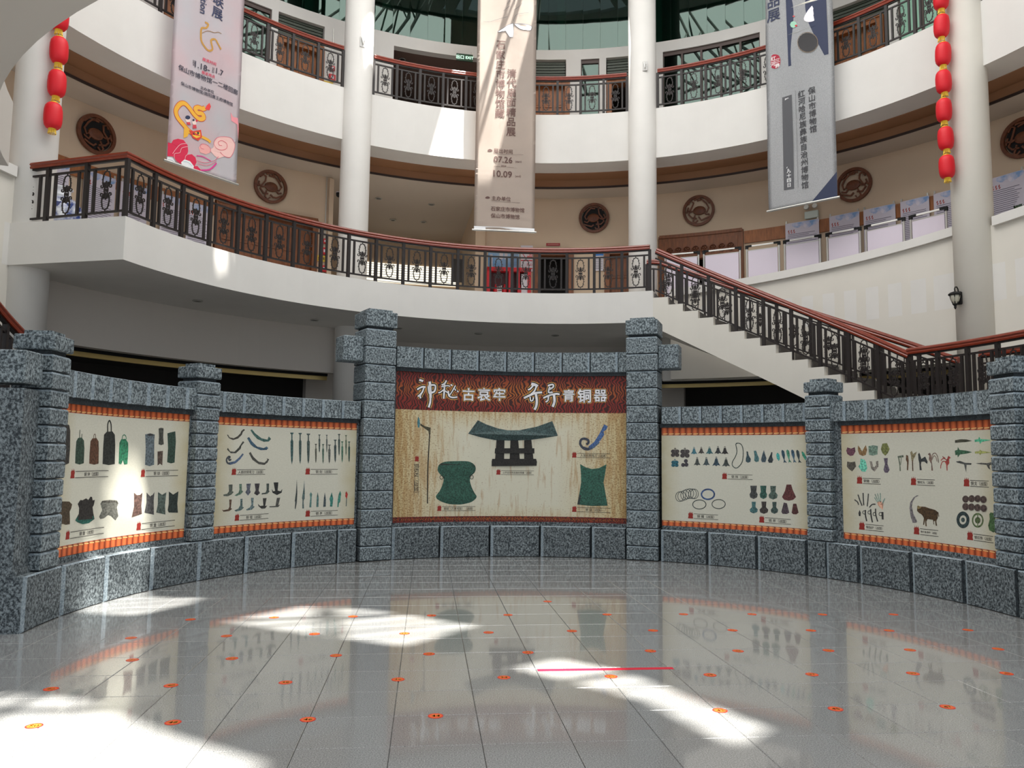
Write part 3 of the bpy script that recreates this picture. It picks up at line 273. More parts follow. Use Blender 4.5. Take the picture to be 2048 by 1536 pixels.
'R':[['printed_navy_picture',[[[42,50,78],'p',0,[525,5525,1494,5133,1514,3532,560,3534]],[[226,222,208],'p',0,[548,5007,928,5013,1135,5018,1497,4927,1506,4339,1119,4333,787,4325,556,4343]],[[240,234,240],'c',0,[1131,4847,1335,4896,1376,4580,1285,4486,1081,4477,960,4609]],[[160,208,182],'p',0,[792,4519,766,4467,706,4464,648,4511,624,4582,650,4634,710,4637,769,4590]],[[200,50,60],'p',0,[808,4483,798,4468,774,4469,750,4486,741,4508,751,4522,775,4521,798,4505]],[[205,90,90],'p',0,[750,4745,742,4732,721,4734,700,4748,692,4767,701,4779,722,4777,742,4763]],[[48,46,48],'p',0,[1271,3892,1255,3816,1215,3759,1154,3726,1079,3724,1000,3751,926,3806,866,3880,827,3967,815,4054,831,4132,873,4190,935,4221,1011,4223,1090,4194,1163,4139,1222,4064,1259,3978]],[[130,112,90],'s',13,[1279,3889,1263,3809,1221,3748,1157,3714,1080,3711,998,3739,921,3796,859,3874,819,3965,807,4057,823,4139,866,4200,931,4234,1009,4236,1092,4206,1167,4148,1228,4070,1267,3980,1279,3889,1263,3809]]]],['printed_seal',[[[165,30,55],'c',0,[147,3959,311,3915,360,3776,340,3629,240,3587,125,3679]]]],['printed_date_box',[[[84,84,88],'p',0,[384,2807,621,2808,637,459,391,463]]]],['printed_rule',[[[120,120,122],'s',8,[719,2877,732,459]]]],['printed_navy_corner',[[[42,50,78],'p',0,[1656,639,1674,18,1052,40]]]]],
}
CAPS={1: [[294,908,383,1029,1064,'铜 钟（战国）'],[1700,891,1782,1017,2418,'铜 钏（战国）'],[274,191,358,311,1042,'铜 鼓（战国）'],[1673,173,1761,300,2405,'铜 盒（战国）']],2: [[302,889,392,1011,945,'人面纹铜弯刀（战国）'],[1706,882,1796,1013,2326,'铜 剑（战国）'],[400,171,487,291,1039,'铜 钺（战国）'],[1736,168,1825,297,2352,'铜 矛（战国）']],3: [[3430,1234,3519,1358,4162,'人面纹铜弯刀（战国）'],[3435,204,3524,333,4169,'铜 钺（战国）'],[849,210,931,329,1581,'铜鼓（万家坝型）（战国）'],[1974,892,2059,1010,2700,'山字足双钩连旋纹铜案（战国）']],4: [[1117,885,1210,1013,1675,'铜 饰（战国）'],[483,156,579,287,1039,'铜 镯（战国）'],[1779,155,1875,288,2348,'铜 斧（战国）']],5: [[251,884,349,1017,668,'铜锄（战国）'],[1184,897,1279,1026,1600,'铜杖头（战国）'],[2086,914,2187,1040,2517,'铜戈（战国）'],[267,172,369,308,694,'铜指护（战国）'],[1205,188,1303,319,1625,'铜牛角/铜牛（战国）'],[2108,200,2210,331,2554,'铜扣饰（战国）']]}
BTEXT={'L': [['联展',1021,4202,990,3592,[45,52,85],1],['Exhibition',657,4406,659,3566,[45,52,85],2],['展览时间',709,2538,1023,2582,[210,60,90],0],['1.18-',553,2350,881,2414,[60,55,70],0],['1.7',1037,2412,1208,2436,[60,55,70],0],['2024',522,2456,518,2335,[60,55,70],2],['2025',969,2468,967,2346,[60,55,70],2],['展览地点',710,2250,1013,2280,[210,60,90],0],['保山市博物馆一二楼回廊',167,2113,1615,2182,[60,60,75],0],['主办单位',703,1900,1016,1927,[60,60,75],0],['保山市博物馆/南阳唐王府博物馆',240,1782,1498,1855,[60,60,75],0]],'C': [['石家庄市博物馆藏',649,5355,643,3133,[92,64,58],1],['清代扇面精品展',954,4559,955,2635,[92,64,58],1],['展出时间',498,2220,1006,2219,[92,64,58],0],['07.26',502,1983,1000,1986,[92,64,58],0],['(start)',1083,1953,1250,1947,[92,64,58],0],['2024',698,1814,836,1807,[92,64,58],0],['10.09',498,1586,995,1588,[92,64,58],0],['(end)',1088,1550,1236,1544,[92,64,58],0],['主办单位',458,907,967,899,[92,64,58],0],['石家庄市博物馆',439,616,1339,621,[92,64,58],0],['保山市博物馆',442,425,1212,427,[92,64,58],0]],'R': [['品展',213,5539,207,4812,[42,50,78],1],['红河',195,3929,176,3653,[235,225,225],1],['三彝',297,3841,288,3589,[235,225,225],1],['保山市博物馆',1117,2838,1123,1705,[60,60,64],1],['红河哈尼族彝族自治州博物馆',863,2840,898,393,[60,60,64],1],['展期：二〇二四年六月十四日—八月十四日',493,2765,522,506,[235,235,235],1]]}
BRUSH=[[40,[448,2654,505,2639,522,2631]],[33,[412,2468,468,2507,525,2527,571,2520]],[29,[542,2516,505,2415,427,2340]],[33,[493,2404,470,2347,484,2309]],[48,[650,2632,661,2566,670,2433,676,2322]],[37,[675,2333,669,2233,642,2142]],[35,[629,2551,718,2571,767,2548,746,2447,664,2420]],[33,[627,2542,636,2454,656,2399]],[31,[977,2667,946,2610,889,2574]],[24,[879,2540,992,2569,1050,2558]],[33,[944,2589,938,2444,931,2318]],[24,[928,2488,858,2435,824,2428]],[24,[960,2467,1007,2433]],[31,[1017,2469,1033,2378,1100,2347,1196,2358]],[22,[1155,2577,1086,2449,1025,2366]],[31,[1066,2594,1093,2571]],[24,[1142,2516,1163,2481]],[29,[1192,2478,1214,2454]],[55,[2633,2646,2696,2636,2759,2602]],[31,[2679,2626,2611,2548,2569,2533]],[31,[2730,2593,2697,2512,2629,2443]],[41,[2494,2370,2607,2426,2720,2472,2845,2486]],[24,[2613,2397,2625,2320,2665,2330,2678,2387]],[46,[2722,2467,2744,2331,2734,2217,2700,2148]],[33,[2958,2616,3048,2642,3062,2596,2992,2548,2961,2538]],[33,[2994,2596,2970,2487,3049,2494]],[35,[2871,2376,2993,2432,3118,2460,3186,2449]],[31,[2971,2420,2960,2333,2915,2301]],[48,[3075,2448,3087,2312,3052,2207]]]
TITLE=[[1415,2415,258,'古'],[1715,2424,264,'哀'],[2015,2431,264,'牢'],[3362,2427,247,'青'],[3661,2423,282,'铜'],[3971,2428,258,'器']]
VCAP=[394, 1128, 478, 1248, 409, 512]
STICK={50:[-3.251,5.552],48:[-2.342,5.655],46:[-1.423,5.751],44:[-0.525,5.86],43:[1.593,6.063],45:[2.49,6.132],47:[3.387,6.214],42:[-3.628,6.391],40:[-2.733,6.524],38:[-1.84,6.646],36:[-0.929,6.773],34:[-0.038,6.871],33:[0.886,6.942],35:[1.763,7.027],37:[2.676,7.083],39:[3.604,7.156],41:[4.462,7.194],31:[-3.414,7.287],29:[-2.544,7.381],27:[-1.622,7.534],25:[-0.758,7.632],23:[0.186,7.736],24:[1.389,7.854],26:[2.26,7.897],28:[3.178,7.962],30:[4.02,8.024],32:[4.956,8.112],21:[-3.835,8.127],19:[-2.916,8.264],17:[-2.042,8.403],15:[-1.107,8.477],13:[-0.219,8.573],12:[0.685,8.695],14:[1.58,8.768],16:[2.469,8.83],18:[3.35,8.866],20:[4.239,8.915],22:[5.165,8.992],10:[-3.606,9.042],8:[-2.71,9.206],6:[-1.822,9.316],4:[-0.917,9.428],2:[-0.014,9.512],3:[1.179,9.614],5:[2.116,9.686],7:[2.964,9.738],9:[3.839,9.776],11:[4.736,9.83],1:[0.499,10.415]}
# ------------------------------------------------------------ collect the writing
for c in CAPS.values():
    for k in c: want(k[5], .012)
want('铜权杖（战国）', .012)
for t in TITLE:
    for b in (.045, .085, .125): want(t[3], b)
for rows in BTEXT.values():
    for t in rows:
        for ch in ([t[0]] if t[6] in (0, 2) else t[0]): want(ch, .02)
for k in STICK: want(str(k), .03)
for s in ('消防应急', '当心', '禁止', '出口', 'EXIT', '灭火器'): want(s, .02)
bake_text()
# ------------------------------------------------------------ floor with granite tiles
bm = NB(); box(bm, (0, 8, -.13), (44, 44, .2)); floor = struct('floor', bm, M_FLOORJ)
YA = .1064; U = Vector((math.cos(YA), math.sin(YA))); NV = Vector((-math.sin(YA), math.cos(YA)))
def tile_mesh(hx, hy, e=.004):
    bm = NB()
    vs = [[bm.verts.new((x*(hx-d), y*(hy-d), z)) for x, y in ((-1, -1), (1, -1), (1, 1), (-1, 1))] for d, z in ((0, -.03), (0, -e), (e, 0))]
    for A, B in zip(vs, vs[1:]):
        for i in range(4): bm.faces.new((A[i], A[(i+1) % 4], B[(i+1) % 4], B[i]))
    bm.faces.new(vs[2]); me = bpy.data.meshes.new('floor_tile'); bm.to_mesh(me); bm.free(); me.materials.append(M_TILE); return me
TM = tile_mesh(.2985, .2985); cand = []
for i in range(-30, 31):
    for j in range(-18, 34):
        u, n = -.2+.6*i+.3, .5+.6*j+.3; p = U*u+NV*n
        inview = 3.6 < p.y < 15.4 and abs(p.x)/max(p.y, .1) < .72 and (p-SCN).length < 6.0+(0 if p.y > 9 else 9)
        cand.append((0 if inview else 1, p.length, p))
cand.sort(key=lambda t: t[:2])
for k, (a, b, p) in enumerate(cand[:300]):
    inst('floor_tile', TM, floor, (p.x, p.y, 0), YA)
bm = NB()
for a, b, p in cand[300:]:
    m = Matrix.Translation((p.x, p.y, 0)) @ Matrix.Rotation(YA, 4, 'Z')
    v = [bm.verts.new(m @ Vector((x*.2985, y*.2985, z))) for z in (-.03, 0) for x, y in ((-1, -1), (1, -1), (1, 1), (-1, 1))]
    bm.faces.new(v[4:])
    for i in range(4): bm.faces.new((v[i], v[(i+1) % 4], v[4+(i+1) % 4], v[4+i]))
o = obj('floor_tiles_beyond', bm, M_TILE, floor); o['kind'] = 'stuff'
# ------------------------------------------------------------ ring building: walls, slabs, columns
def wall_open(name, R0, R1, a0, a1, z0, z1, opens, m):
    """curved wall with openings [(a0,a1,z0,z1)]"""
    bm = NB(); cuts = sorted(set([a0, a1]+[x for o in opens for x in o[:2] if a0 < x < a1]))
    for p, q in zip(cuts, cuts[1:]):
        mid = (p+q)/2; hs = sorted((o[2], o[3]) for o in opens if o[0] <= mid <= o[1]); z = z0
        for lo_, hi_ in hs:
            if lo_ > z+.001: arcbox(bm, R0, R1, p, q, z, lo_)
            z = hi_
        if z < z1-.001: arcbox(bm, R0, R1, p, q, z, z1)
    return struct(name, bm, m)
# ground storey
bm = NB(); arcbox(bm, 9.95, 10.2, -96, -31, 3.92, 5.06); struct('wall_ground_left', bm, M_SOFF)
bm = NB(); arcbox(bm, 9.95, 10.2, 19, 62, 3.92, 5.06); arcbox(bm, 9.95, 10.2, 62, 100, 0, 5.06); struct('wall_ground_right', bm, M_WHITE)
bm = NB(); arcbox(bm, 11.4, 11.65, -33, 21, 2.6, 5.06); struct('wall_ground_back', bm, M_SOFF)
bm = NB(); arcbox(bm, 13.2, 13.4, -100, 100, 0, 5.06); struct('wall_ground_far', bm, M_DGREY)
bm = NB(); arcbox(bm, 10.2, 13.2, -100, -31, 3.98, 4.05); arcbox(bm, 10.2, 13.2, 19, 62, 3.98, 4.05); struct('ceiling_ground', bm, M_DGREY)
for nm, a0, a1 in (('trim_1', -78, -32), ('trim_2', 18.5, 61)):
    bm = NB(); arcbox(bm, 10.3, 10.38, a0, a1, 3.76, 3.86); struct(nm, bm, M_GOLD)
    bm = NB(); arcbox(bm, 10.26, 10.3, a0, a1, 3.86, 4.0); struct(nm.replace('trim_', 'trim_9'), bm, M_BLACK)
# second floor slab with the balcony ring
bm = NB(); arcbox(bm, 7.39, 9.7, -77.4, 20.2, 5.06, Z2); arcbox(bm, 9.7, 20, -100, 100, 5.06, Z2-.001, n=66)
struct('floor_mezzanine', bm, M_WHITE)
bm = NB(); arcbox(bm, 6.92, 9.7, -151, -112, 5.06, Z2); struct('floor_entrance_balcony', bm, M_SOFF)
# parapet beside the stair, coping on top
def cz(a): return 6.40+(a-30)*.0115
bm = NB(); arcbox(bm, 9.7, 9.9, 20.5, 60.6, 3.93, (cz(20.5)-.19, cz(60.6)-.19)); arcbox(bm, 9.7, 9.9, 60.6, 100, 3.93, (6.56, 6.85)); arcbox(bm, 9.7, 9.9, -100, -77.2, 3.93, (6.72, 6.62))
struct('wall_parapet', bm, M_WARM)
for nm, a0, a1, za, zb in (('trim_3', 20.5, 60.6, cz(20.5), cz(60.6)), ('trim_4', 65.4, 100, 6.74, 7.05), ('trim_5', -100, -77.4, 6.9, 6.81)):
    bm = NB(); arcbox(bm, 9.62, 9.95, a0, a1, (za-.19, zb-.19), (za, zb)); struct(nm, bm, M_WHITE)
# second floor wall, ceilings above it
D2 = [(-45, -31.3, Z2, 8.36), (-.6, 5.2, Z2, 8.07), (9.6, 14, Z2, 8.07), (17.2, 28.9, Z2, 8.3)]
wall_open('wall_second_left', 11.9, 12.1, -100, -29.6, Z2, 9.68, D2[:1], M_BEIGE)
wall_open('wall_second_right', 11.9, 12.1, -9, 100, Z2, 9.68, D2[1:], M_BEIGE)
bm = NB(); arcbox(bm, 12.1, 17, -30, -29.6, Z2, 9.66, n=1); arcbox(bm, 12.1, 17, -9, -8.6, Z2, 9.66, n=1); arcbox(bm, 17, 17.2, -32, -7, Z2, 9.66); struct('wall_second_corridor', bm, M_BEIGE)
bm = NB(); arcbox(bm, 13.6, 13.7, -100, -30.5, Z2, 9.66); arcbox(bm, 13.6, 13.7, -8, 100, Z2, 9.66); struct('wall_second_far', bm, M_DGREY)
bm = NB(); arcbox(bm, 11.0, 17.4, -100, 100, 9.66, 9.92, n=66); struct('ceiling_second', bm, mat('ceiling_grey', (196, 184, 170), .8))
bm = NB(); arcbox(bm, 10.46, 11.0, -100, 100, 9.9, 9.97); struct('ceiling_brown_band', bm, M_BROWN)
bm = NB(); arcbox(bm, 10.985, 10.998, -100, 100, 9.69, 9.91); struct('ceiling_brown_step', bm, M_BROWN)
bm = NB(); arcbox(bm, 10.95, 10.998, -100, 100, 9.64, 9.69); struct('trim_6', bm, M_DARK)
# third floor slab with the gallery fascia
bm = NB(); arcbox(bm, 9.7, 10.46, -112, 112, 9.92, Z3, n=76); arcbox(bm, 10.46, 20, -112, 112, 9.97, Z3-.001, n=76); struct('floor_gallery', bm, M_WHITE)
D3 = [(-52.5, -49.5, Z3, 13.35), (-49, -46.4, Z3, 14.05), (-46.2, -38.7, Z3, 14.02), (-37.8, -31.4, Z3, 14.04), (-21.5, -4, Z3, 14.0), (-3.4, 3.9, Z3, 14.06), (6.1, 8.8, Z3, 14.05), (9.8, 14, Z3, 14.05), (18, 31.5, Z3, 14.04), (40.2, 47.4, Z3, 14.03), (49, 60, Z3, 14.03)]
wall_open('wall_third', 11.9, 12.15, -100, 100, Z3, 14.37, D3, M_WHITE)
bm = NB(); arcbox(bm, 12.15, 17, -100, 100, 14.06, 14.3, n=66); struct('ceiling_third', bm, mat('third_ceiling', (120, 96, 86), .8))
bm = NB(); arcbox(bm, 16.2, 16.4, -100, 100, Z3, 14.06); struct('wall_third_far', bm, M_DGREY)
bm = NB(); arcbox(bm, 16.0, 16.2, -100, 100, 14.3, 18.6); struct('wall_clerestory_far', bm, mat('pale_far_wall', (190, 196, 190), .8))
# clerestory glazing in panes
wn = sempty('window_1')
for i in range(-28, 29):
    a = i*2.55; bm = NB(); arcbox(bm, 11.98, 12.0, a-1.265, a+1.265, 14.38, 18.4, n=1); obj('pane', bm, M_GLASS, wn)
bm = NB()
for a in (-66, -51, -33.5, -22.6, 3.2, 17.2, 33, 48, 63): arcbox(bm, 12.05, 12.35, a-.6, a+.6, 14.37, 18.6, n=1)
obj('frame', bm, M_WHITE, wn)
# columns
for a, lab in ((-75.0, 'round white column at the left end beside the lanterns and the short rail'), (-29.9, 'round white column behind the tall left stone pillar'), (16.25, 'round white column behind the tall right stone pillar'), (62.75, 'round white column at the right with a black wall lamp')):
    bm = NB(); p = pol(9.72, a, 0); lathe(bm, [(.375, 0), (.375, 18.6)], p, 40); tag(obj('column', bm, M_WHITE if a < 60 else M_WARM), lab, 'column', 'round white columns')
# unseen roof, its holes shaped to throw the sun patches
OFF = Vector((SUN.x/SUN.z, SUN.y/SUN.z))*18.8
HOLES = [[(-4.31, 9.19), (-5.0, 9.35), (-5.4, 9.98), (-5.6, 10.8), (-5.5, 11.15), (-5.17, 11.2), (-4.7, 10.42), (-3.82, 10.34)],
         [(-3.21, 8.96), (-2.59, 9.88), (-1.7, 9.74), (-.35, 8.89), (-1.03, 7.93), (-2.1, 8.4)],
         [(.06, 7.19), (.46, 7.52), (.95, 7.15), (1.48, 6.38), (1.83, 5.7), (1.5, 5.33), (1.07, 6.3)],
         [(-4.3, 6.35), (-3.3, 6.15), (-2.35, 5.45), (-1.5, 4.95), (-1.5, 4.2), (-4.3, 4.2)]]
cu = bpy.data.curves.new('r', 'CURVE'); cu.dimensions = '2D'; cu.fill_mode = 'BOTH'; cu.extrude = .06
hz = []
for p in [[(-20, -10), (22, -10), (22, 30), (-20, 30)]]+[[(x+OFF.x, y+OFF.y) for x, y in h] for h in HOLES]+[[(.05, 17.6), (1.9, 17.75), (1.7, 19.6), (-.1, 19.4)], [(-2.45, 17.65), (-2.05, 17.4), (-1.9, 18.0), (-2.3, 18.1)], [(-2.35, 11.3), (-2.2, 11.2), (-2.05, 11.6), (-2.25, 11.7)]]:
    s = cu.splines.new('POLY'); s.points.add(len(p)-1); s.use_cyclic_u = True
    for i, q in enumerate(p): s.points[i].co = (*q, 0, 1)
t = bpy.data.objects.new('r', cu); COL.objects.link(t)
me = bpy.data.meshes.new_from_object(t.evaluated_get(bpy.context.evaluated_depsgraph_get())); bpy.data.objects.remove(t)
me.materials.clear(); me.materials.append(mat('roof_panel', (205, 205, 200), .8)); roof = inst('ceiling_roof', me); roof.location.z = 18.8; roof['kind'] = 'structure'
bm = NB(); dv = Vector((1.5, .78)).normalized(); nv = Vector((-dv.y, dv.x))  # bars added across the holes to stripe the sun patches
for hi, (cx, cy_) in enumerate(((-4.6, 10.0), (-1.85, 8.9), (1.0, 6.4))):
    for k in (-2.2, -1.2, -.3, .7, 1.7):
        p = Vector((cx, cy_))+OFF+nv*(k*.34+random.uniform(-.04, .04)); box(bm, (p.x, p.y, 18.72), (4.4, random.uniform(.03, .07), .04), math.atan2(dv.y, dv.x))
struct('trim_7', bm, M_STEEL)
bm = NB()
for k in range(24):
    a = k*15; P1, P2 = pol(3.2, a, 17.2), pol(11.6, a, 16.6)
    sweep(bm, [P1, P2], circ(.06, 6)); sweep(bm, [pol(3.2, a, 17.9), pol(11.6, a, 17.9)], circ(.05, 6))
    for j in range(5):
        r = 3.2+j*1.9; sweep(bm, [pol(r, a, 17.2-.6*(r-3.2)/8.4), pol(r+.95, a, 17.9)], circ(.035, 4)); sweep(bm, [pol(r+.95, a, 17.9), pol(min(r+1.9, 11.6), a, 17.2-.6*(min(r+1.9, 11.6)-3.2)/8.4)], circ(.035, 4))
for r, z in ((3.2, 17.2), (6.5, 16.95), (9.6, 16.7), (11.6, 16.6)):
    sweep(bm, [pol(r, a*7.5, z) for a in range(48)], circ(.06, 6), True)
struct('ceiling_truss', bm, M_STEEL)
# ------------------------------------------------------------ stone screen
def prism(bm, f, u0, u1, v0, v1, depth, ch, nseg=1, mats=(0, 1, 2), notch=0):
    """block: f(u, v, w) -> world (w = depth behind the face). ch = (left,right,bottom,top) chamfer widths."""
    l, r, b, t = ch
    us = [u0+(u1-u0)*i/nseg for i in range(nseg+1)]; ui = [u0+l+(u1-u0-l-r)*i/nseg for i in range(nseg+1)]
    V = lambda u, v, w_: bm.verts.new(f(u, v, w_)); c = .022
    jit = lambda: random.uniform(-.3, .3)*t
    Ft = [V(u, v1-t+(jit() if t else 0), 0) for u in ui]; Fb = [V(u, v0+b, 0) for u in ui]
    Ot = [V(u, v1, c) for u in us]; Ob = [V(u, v0, c) for u in us]; Bt = [V(u, v1, depth) for u in us]; Bb = [V(u, v0, depth) for u in us]
    def q(m, *vs):
        bm.faces.new(vs).material_index = m
    for i in range(nseg):
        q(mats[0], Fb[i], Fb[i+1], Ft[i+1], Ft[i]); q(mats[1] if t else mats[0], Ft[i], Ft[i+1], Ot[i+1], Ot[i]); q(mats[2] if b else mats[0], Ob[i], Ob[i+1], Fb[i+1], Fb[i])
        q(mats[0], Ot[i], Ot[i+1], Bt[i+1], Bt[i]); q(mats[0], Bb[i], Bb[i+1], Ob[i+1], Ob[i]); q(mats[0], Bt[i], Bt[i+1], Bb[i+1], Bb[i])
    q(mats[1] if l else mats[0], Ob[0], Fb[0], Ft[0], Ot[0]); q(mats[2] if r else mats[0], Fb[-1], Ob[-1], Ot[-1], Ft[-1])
    q(mats[0], Bb[0], Ob[0], Ot[0], Bt[0]); q(mats[0], Ob[-1], Bb[-1], Bt[-1], Ot[-1])
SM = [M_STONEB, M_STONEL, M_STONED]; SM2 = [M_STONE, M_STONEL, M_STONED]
def onarc(R): return lambda u, v, w_: pol(R+w_, u, v, SCN)
SEGS = [('left end', -100.6, -65.0, -92.5, -66.9, 2.44, [-100.6, -91.9, -83.0, -74.1, -65.0]),
        ('left', -65.0, -34.6, -61.5, -35.1, 2.44, [-65.0, -56.2, -47.3, -38.6, -34.9]),
        ('centre', -28.2, 16.8, -27.8, 16.4, 3.44, [-28.2, -19.0, -9.4, .2, 9.9, 16.6]),
        ('right', 23, 52.9, 23.0, 50.05, 2.45, [23, 31.6, 40.6, 49.5, 52.9]),
        ('right end', 52.9, 89.3, 55.4, 81.9, 2.44, [52.9, 58.6, 67.6, 76.6, 85.7, 89.3])]
WHERE = {'left end': 'far left, under the bells board', 'left': 'left, under the knives and swords board', 'centre': 'between the two tall pillars, higher than its neighbours', 'right': 'right, under the ornaments board', 'right end': 'far right, under the board with the ox'}
for nm, a0, a1, p0, p1, pt, js in SEGS:
    T = thing('screen_wall', pol(RS+.3, (a0+a1)/2, 0, SCN), 'curved grey stone screen wall, '+WHERE[nm], 'wall', 'segments of the stone screen')
    bm = NB(); arcbox(bm, RP+.012, RS+.5, a0+.02, a1-.02, .56, pt+.1, c=SCN); obj('core', bm, M_STONEB, T)
    for x, y in zip(js, js[1:]):
        bm = NB(); lo_, hi_ = x+(.12 if x > a0+.1 else 0), y-(.12 if y < a1-.1 else 0)
        big = y-x > 5
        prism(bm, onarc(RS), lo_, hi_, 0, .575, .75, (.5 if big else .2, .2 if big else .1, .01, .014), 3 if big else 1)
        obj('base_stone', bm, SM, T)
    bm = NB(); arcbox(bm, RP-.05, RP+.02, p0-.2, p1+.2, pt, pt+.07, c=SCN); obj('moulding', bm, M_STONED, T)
    bm = NB(); arcbox(bm, RP-.012, RP+.02, a0+.1, a1-.1, .575, .645, c=SCN); obj('plinth_strip', bm, M_STONEB, T)
    z0, z1 = pt+.07, pt+.39+(.07 if nm == 'centre' else 0); n = {'left end': 8, 'left': 8, 'centre': 8.35, 'right': 7.4, 'right end': 9}[nm]
    st = (a1-a0)/n if nm == 'centre' else 3.8; rgt = nm in ('right', 'right end', 'centre')
    x = a0 if nm != 'left end' else -95
    end = a1 if nm != 'right end' else 84
    while x < end-.4:
        y = min(x+st, end); bm = NB()
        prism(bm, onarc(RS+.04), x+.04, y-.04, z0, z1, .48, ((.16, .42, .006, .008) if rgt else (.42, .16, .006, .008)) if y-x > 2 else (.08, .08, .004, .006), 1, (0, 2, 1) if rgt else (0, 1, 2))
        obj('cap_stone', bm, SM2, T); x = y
# pillars
def pillar(a, w_, zb, nblk, bh, first, lab, tall, beam=0, d0=-.1, depth=.98):
    T = walla('stone_pillar', a, RS+d0, 0, lab, 'pillar', 'stone pillars of the screen', SCN)
    hw = w_/2; z = zb
    for i in range(nblk+1):
        hh = first if i == 0 else bh; bm = NB(); i_ = random.uniform(0, .008); g = .008
        x0, x1, y0, y1 = -hw+i_, hw-i_, i_, depth
        c = .022
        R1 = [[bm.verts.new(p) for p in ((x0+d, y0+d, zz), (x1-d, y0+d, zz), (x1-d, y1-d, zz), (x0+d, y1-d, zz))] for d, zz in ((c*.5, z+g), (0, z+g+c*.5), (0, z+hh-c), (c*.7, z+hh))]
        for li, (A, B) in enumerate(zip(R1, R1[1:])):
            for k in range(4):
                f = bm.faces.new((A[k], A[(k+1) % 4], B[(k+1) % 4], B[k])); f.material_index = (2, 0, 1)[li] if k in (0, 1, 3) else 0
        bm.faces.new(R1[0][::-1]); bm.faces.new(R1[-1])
        # flat dark patch, printed shade of a chipped notch at the lower edge
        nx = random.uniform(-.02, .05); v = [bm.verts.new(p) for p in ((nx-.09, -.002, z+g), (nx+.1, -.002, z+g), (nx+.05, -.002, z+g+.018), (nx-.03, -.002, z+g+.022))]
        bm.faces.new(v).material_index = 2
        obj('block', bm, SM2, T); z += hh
    bm = NB(); box(bm, (0, depth/2, z+.025), (w_-.1, depth-.1, .05)); obj('neck', bm, M_STONED, T)
    zc = z+.05; ch = .28 if tall else .17
    bm = NB(); box(bm, (0, depth/2, zc+ch/2), (w_+.02, depth+.02, ch)); bmesh.ops.bevel(bm, geom=bm.edges[:], offset=.012, segments=1, affect='EDGES'); obj('cap_block', bm, M_STONE, T)
    bm = NB(); box(bm, (0, depth/2, zc+ch+.025), (w_-.13, depth-.13, .05)); obj('top_slab', bm, M_STONE, T)
    if beam:
        zz = (3.79 if tall else 2.77); hb = .45 if tall else .35; bm = NB()
        box(bm, (beam*(hw+.19), .1+.22, zz), (.38, .44, hb)); bmesh.ops.bevel(bm, geom=bm.edges[:], offset=.015, segments=1, affect='EDGES'); obj('beam_end', bm, M_STONE, T)
    return T
pillar(-95.0, .43, .575, 11, .198, .198, 'short stone pillar at the far left end with a beam end sticking towards the viewer', 0, -1, .0, .43)
pillar(-64.4, .43, .575, 11, .198, .198, 'short stone pillar between the bells board and the knives board', 0, 0, .0, .43)
pillar(-31.5, .59, 0, 12, .325, .26, 'tall stone pillar left of the red title band, its beam end pointing left', 1, -1, -.05, .59)
pillar(19.6, .59, 0, 12, .325, .26, 'tall stone pillar right of the red title band, its beam end pointing right', 1, 1, -.05, .59)
pillar(51.9, .44, .575, 11, .198, .198, 'short stone pillar between the ornaments board and the ox board', 0, 0, .0, .43)
pillar(84.4, .44, .575, 11, .198, .198, 'short stone pillar at the far right end, cut by the picture edge', 0, 0, .0, .43)
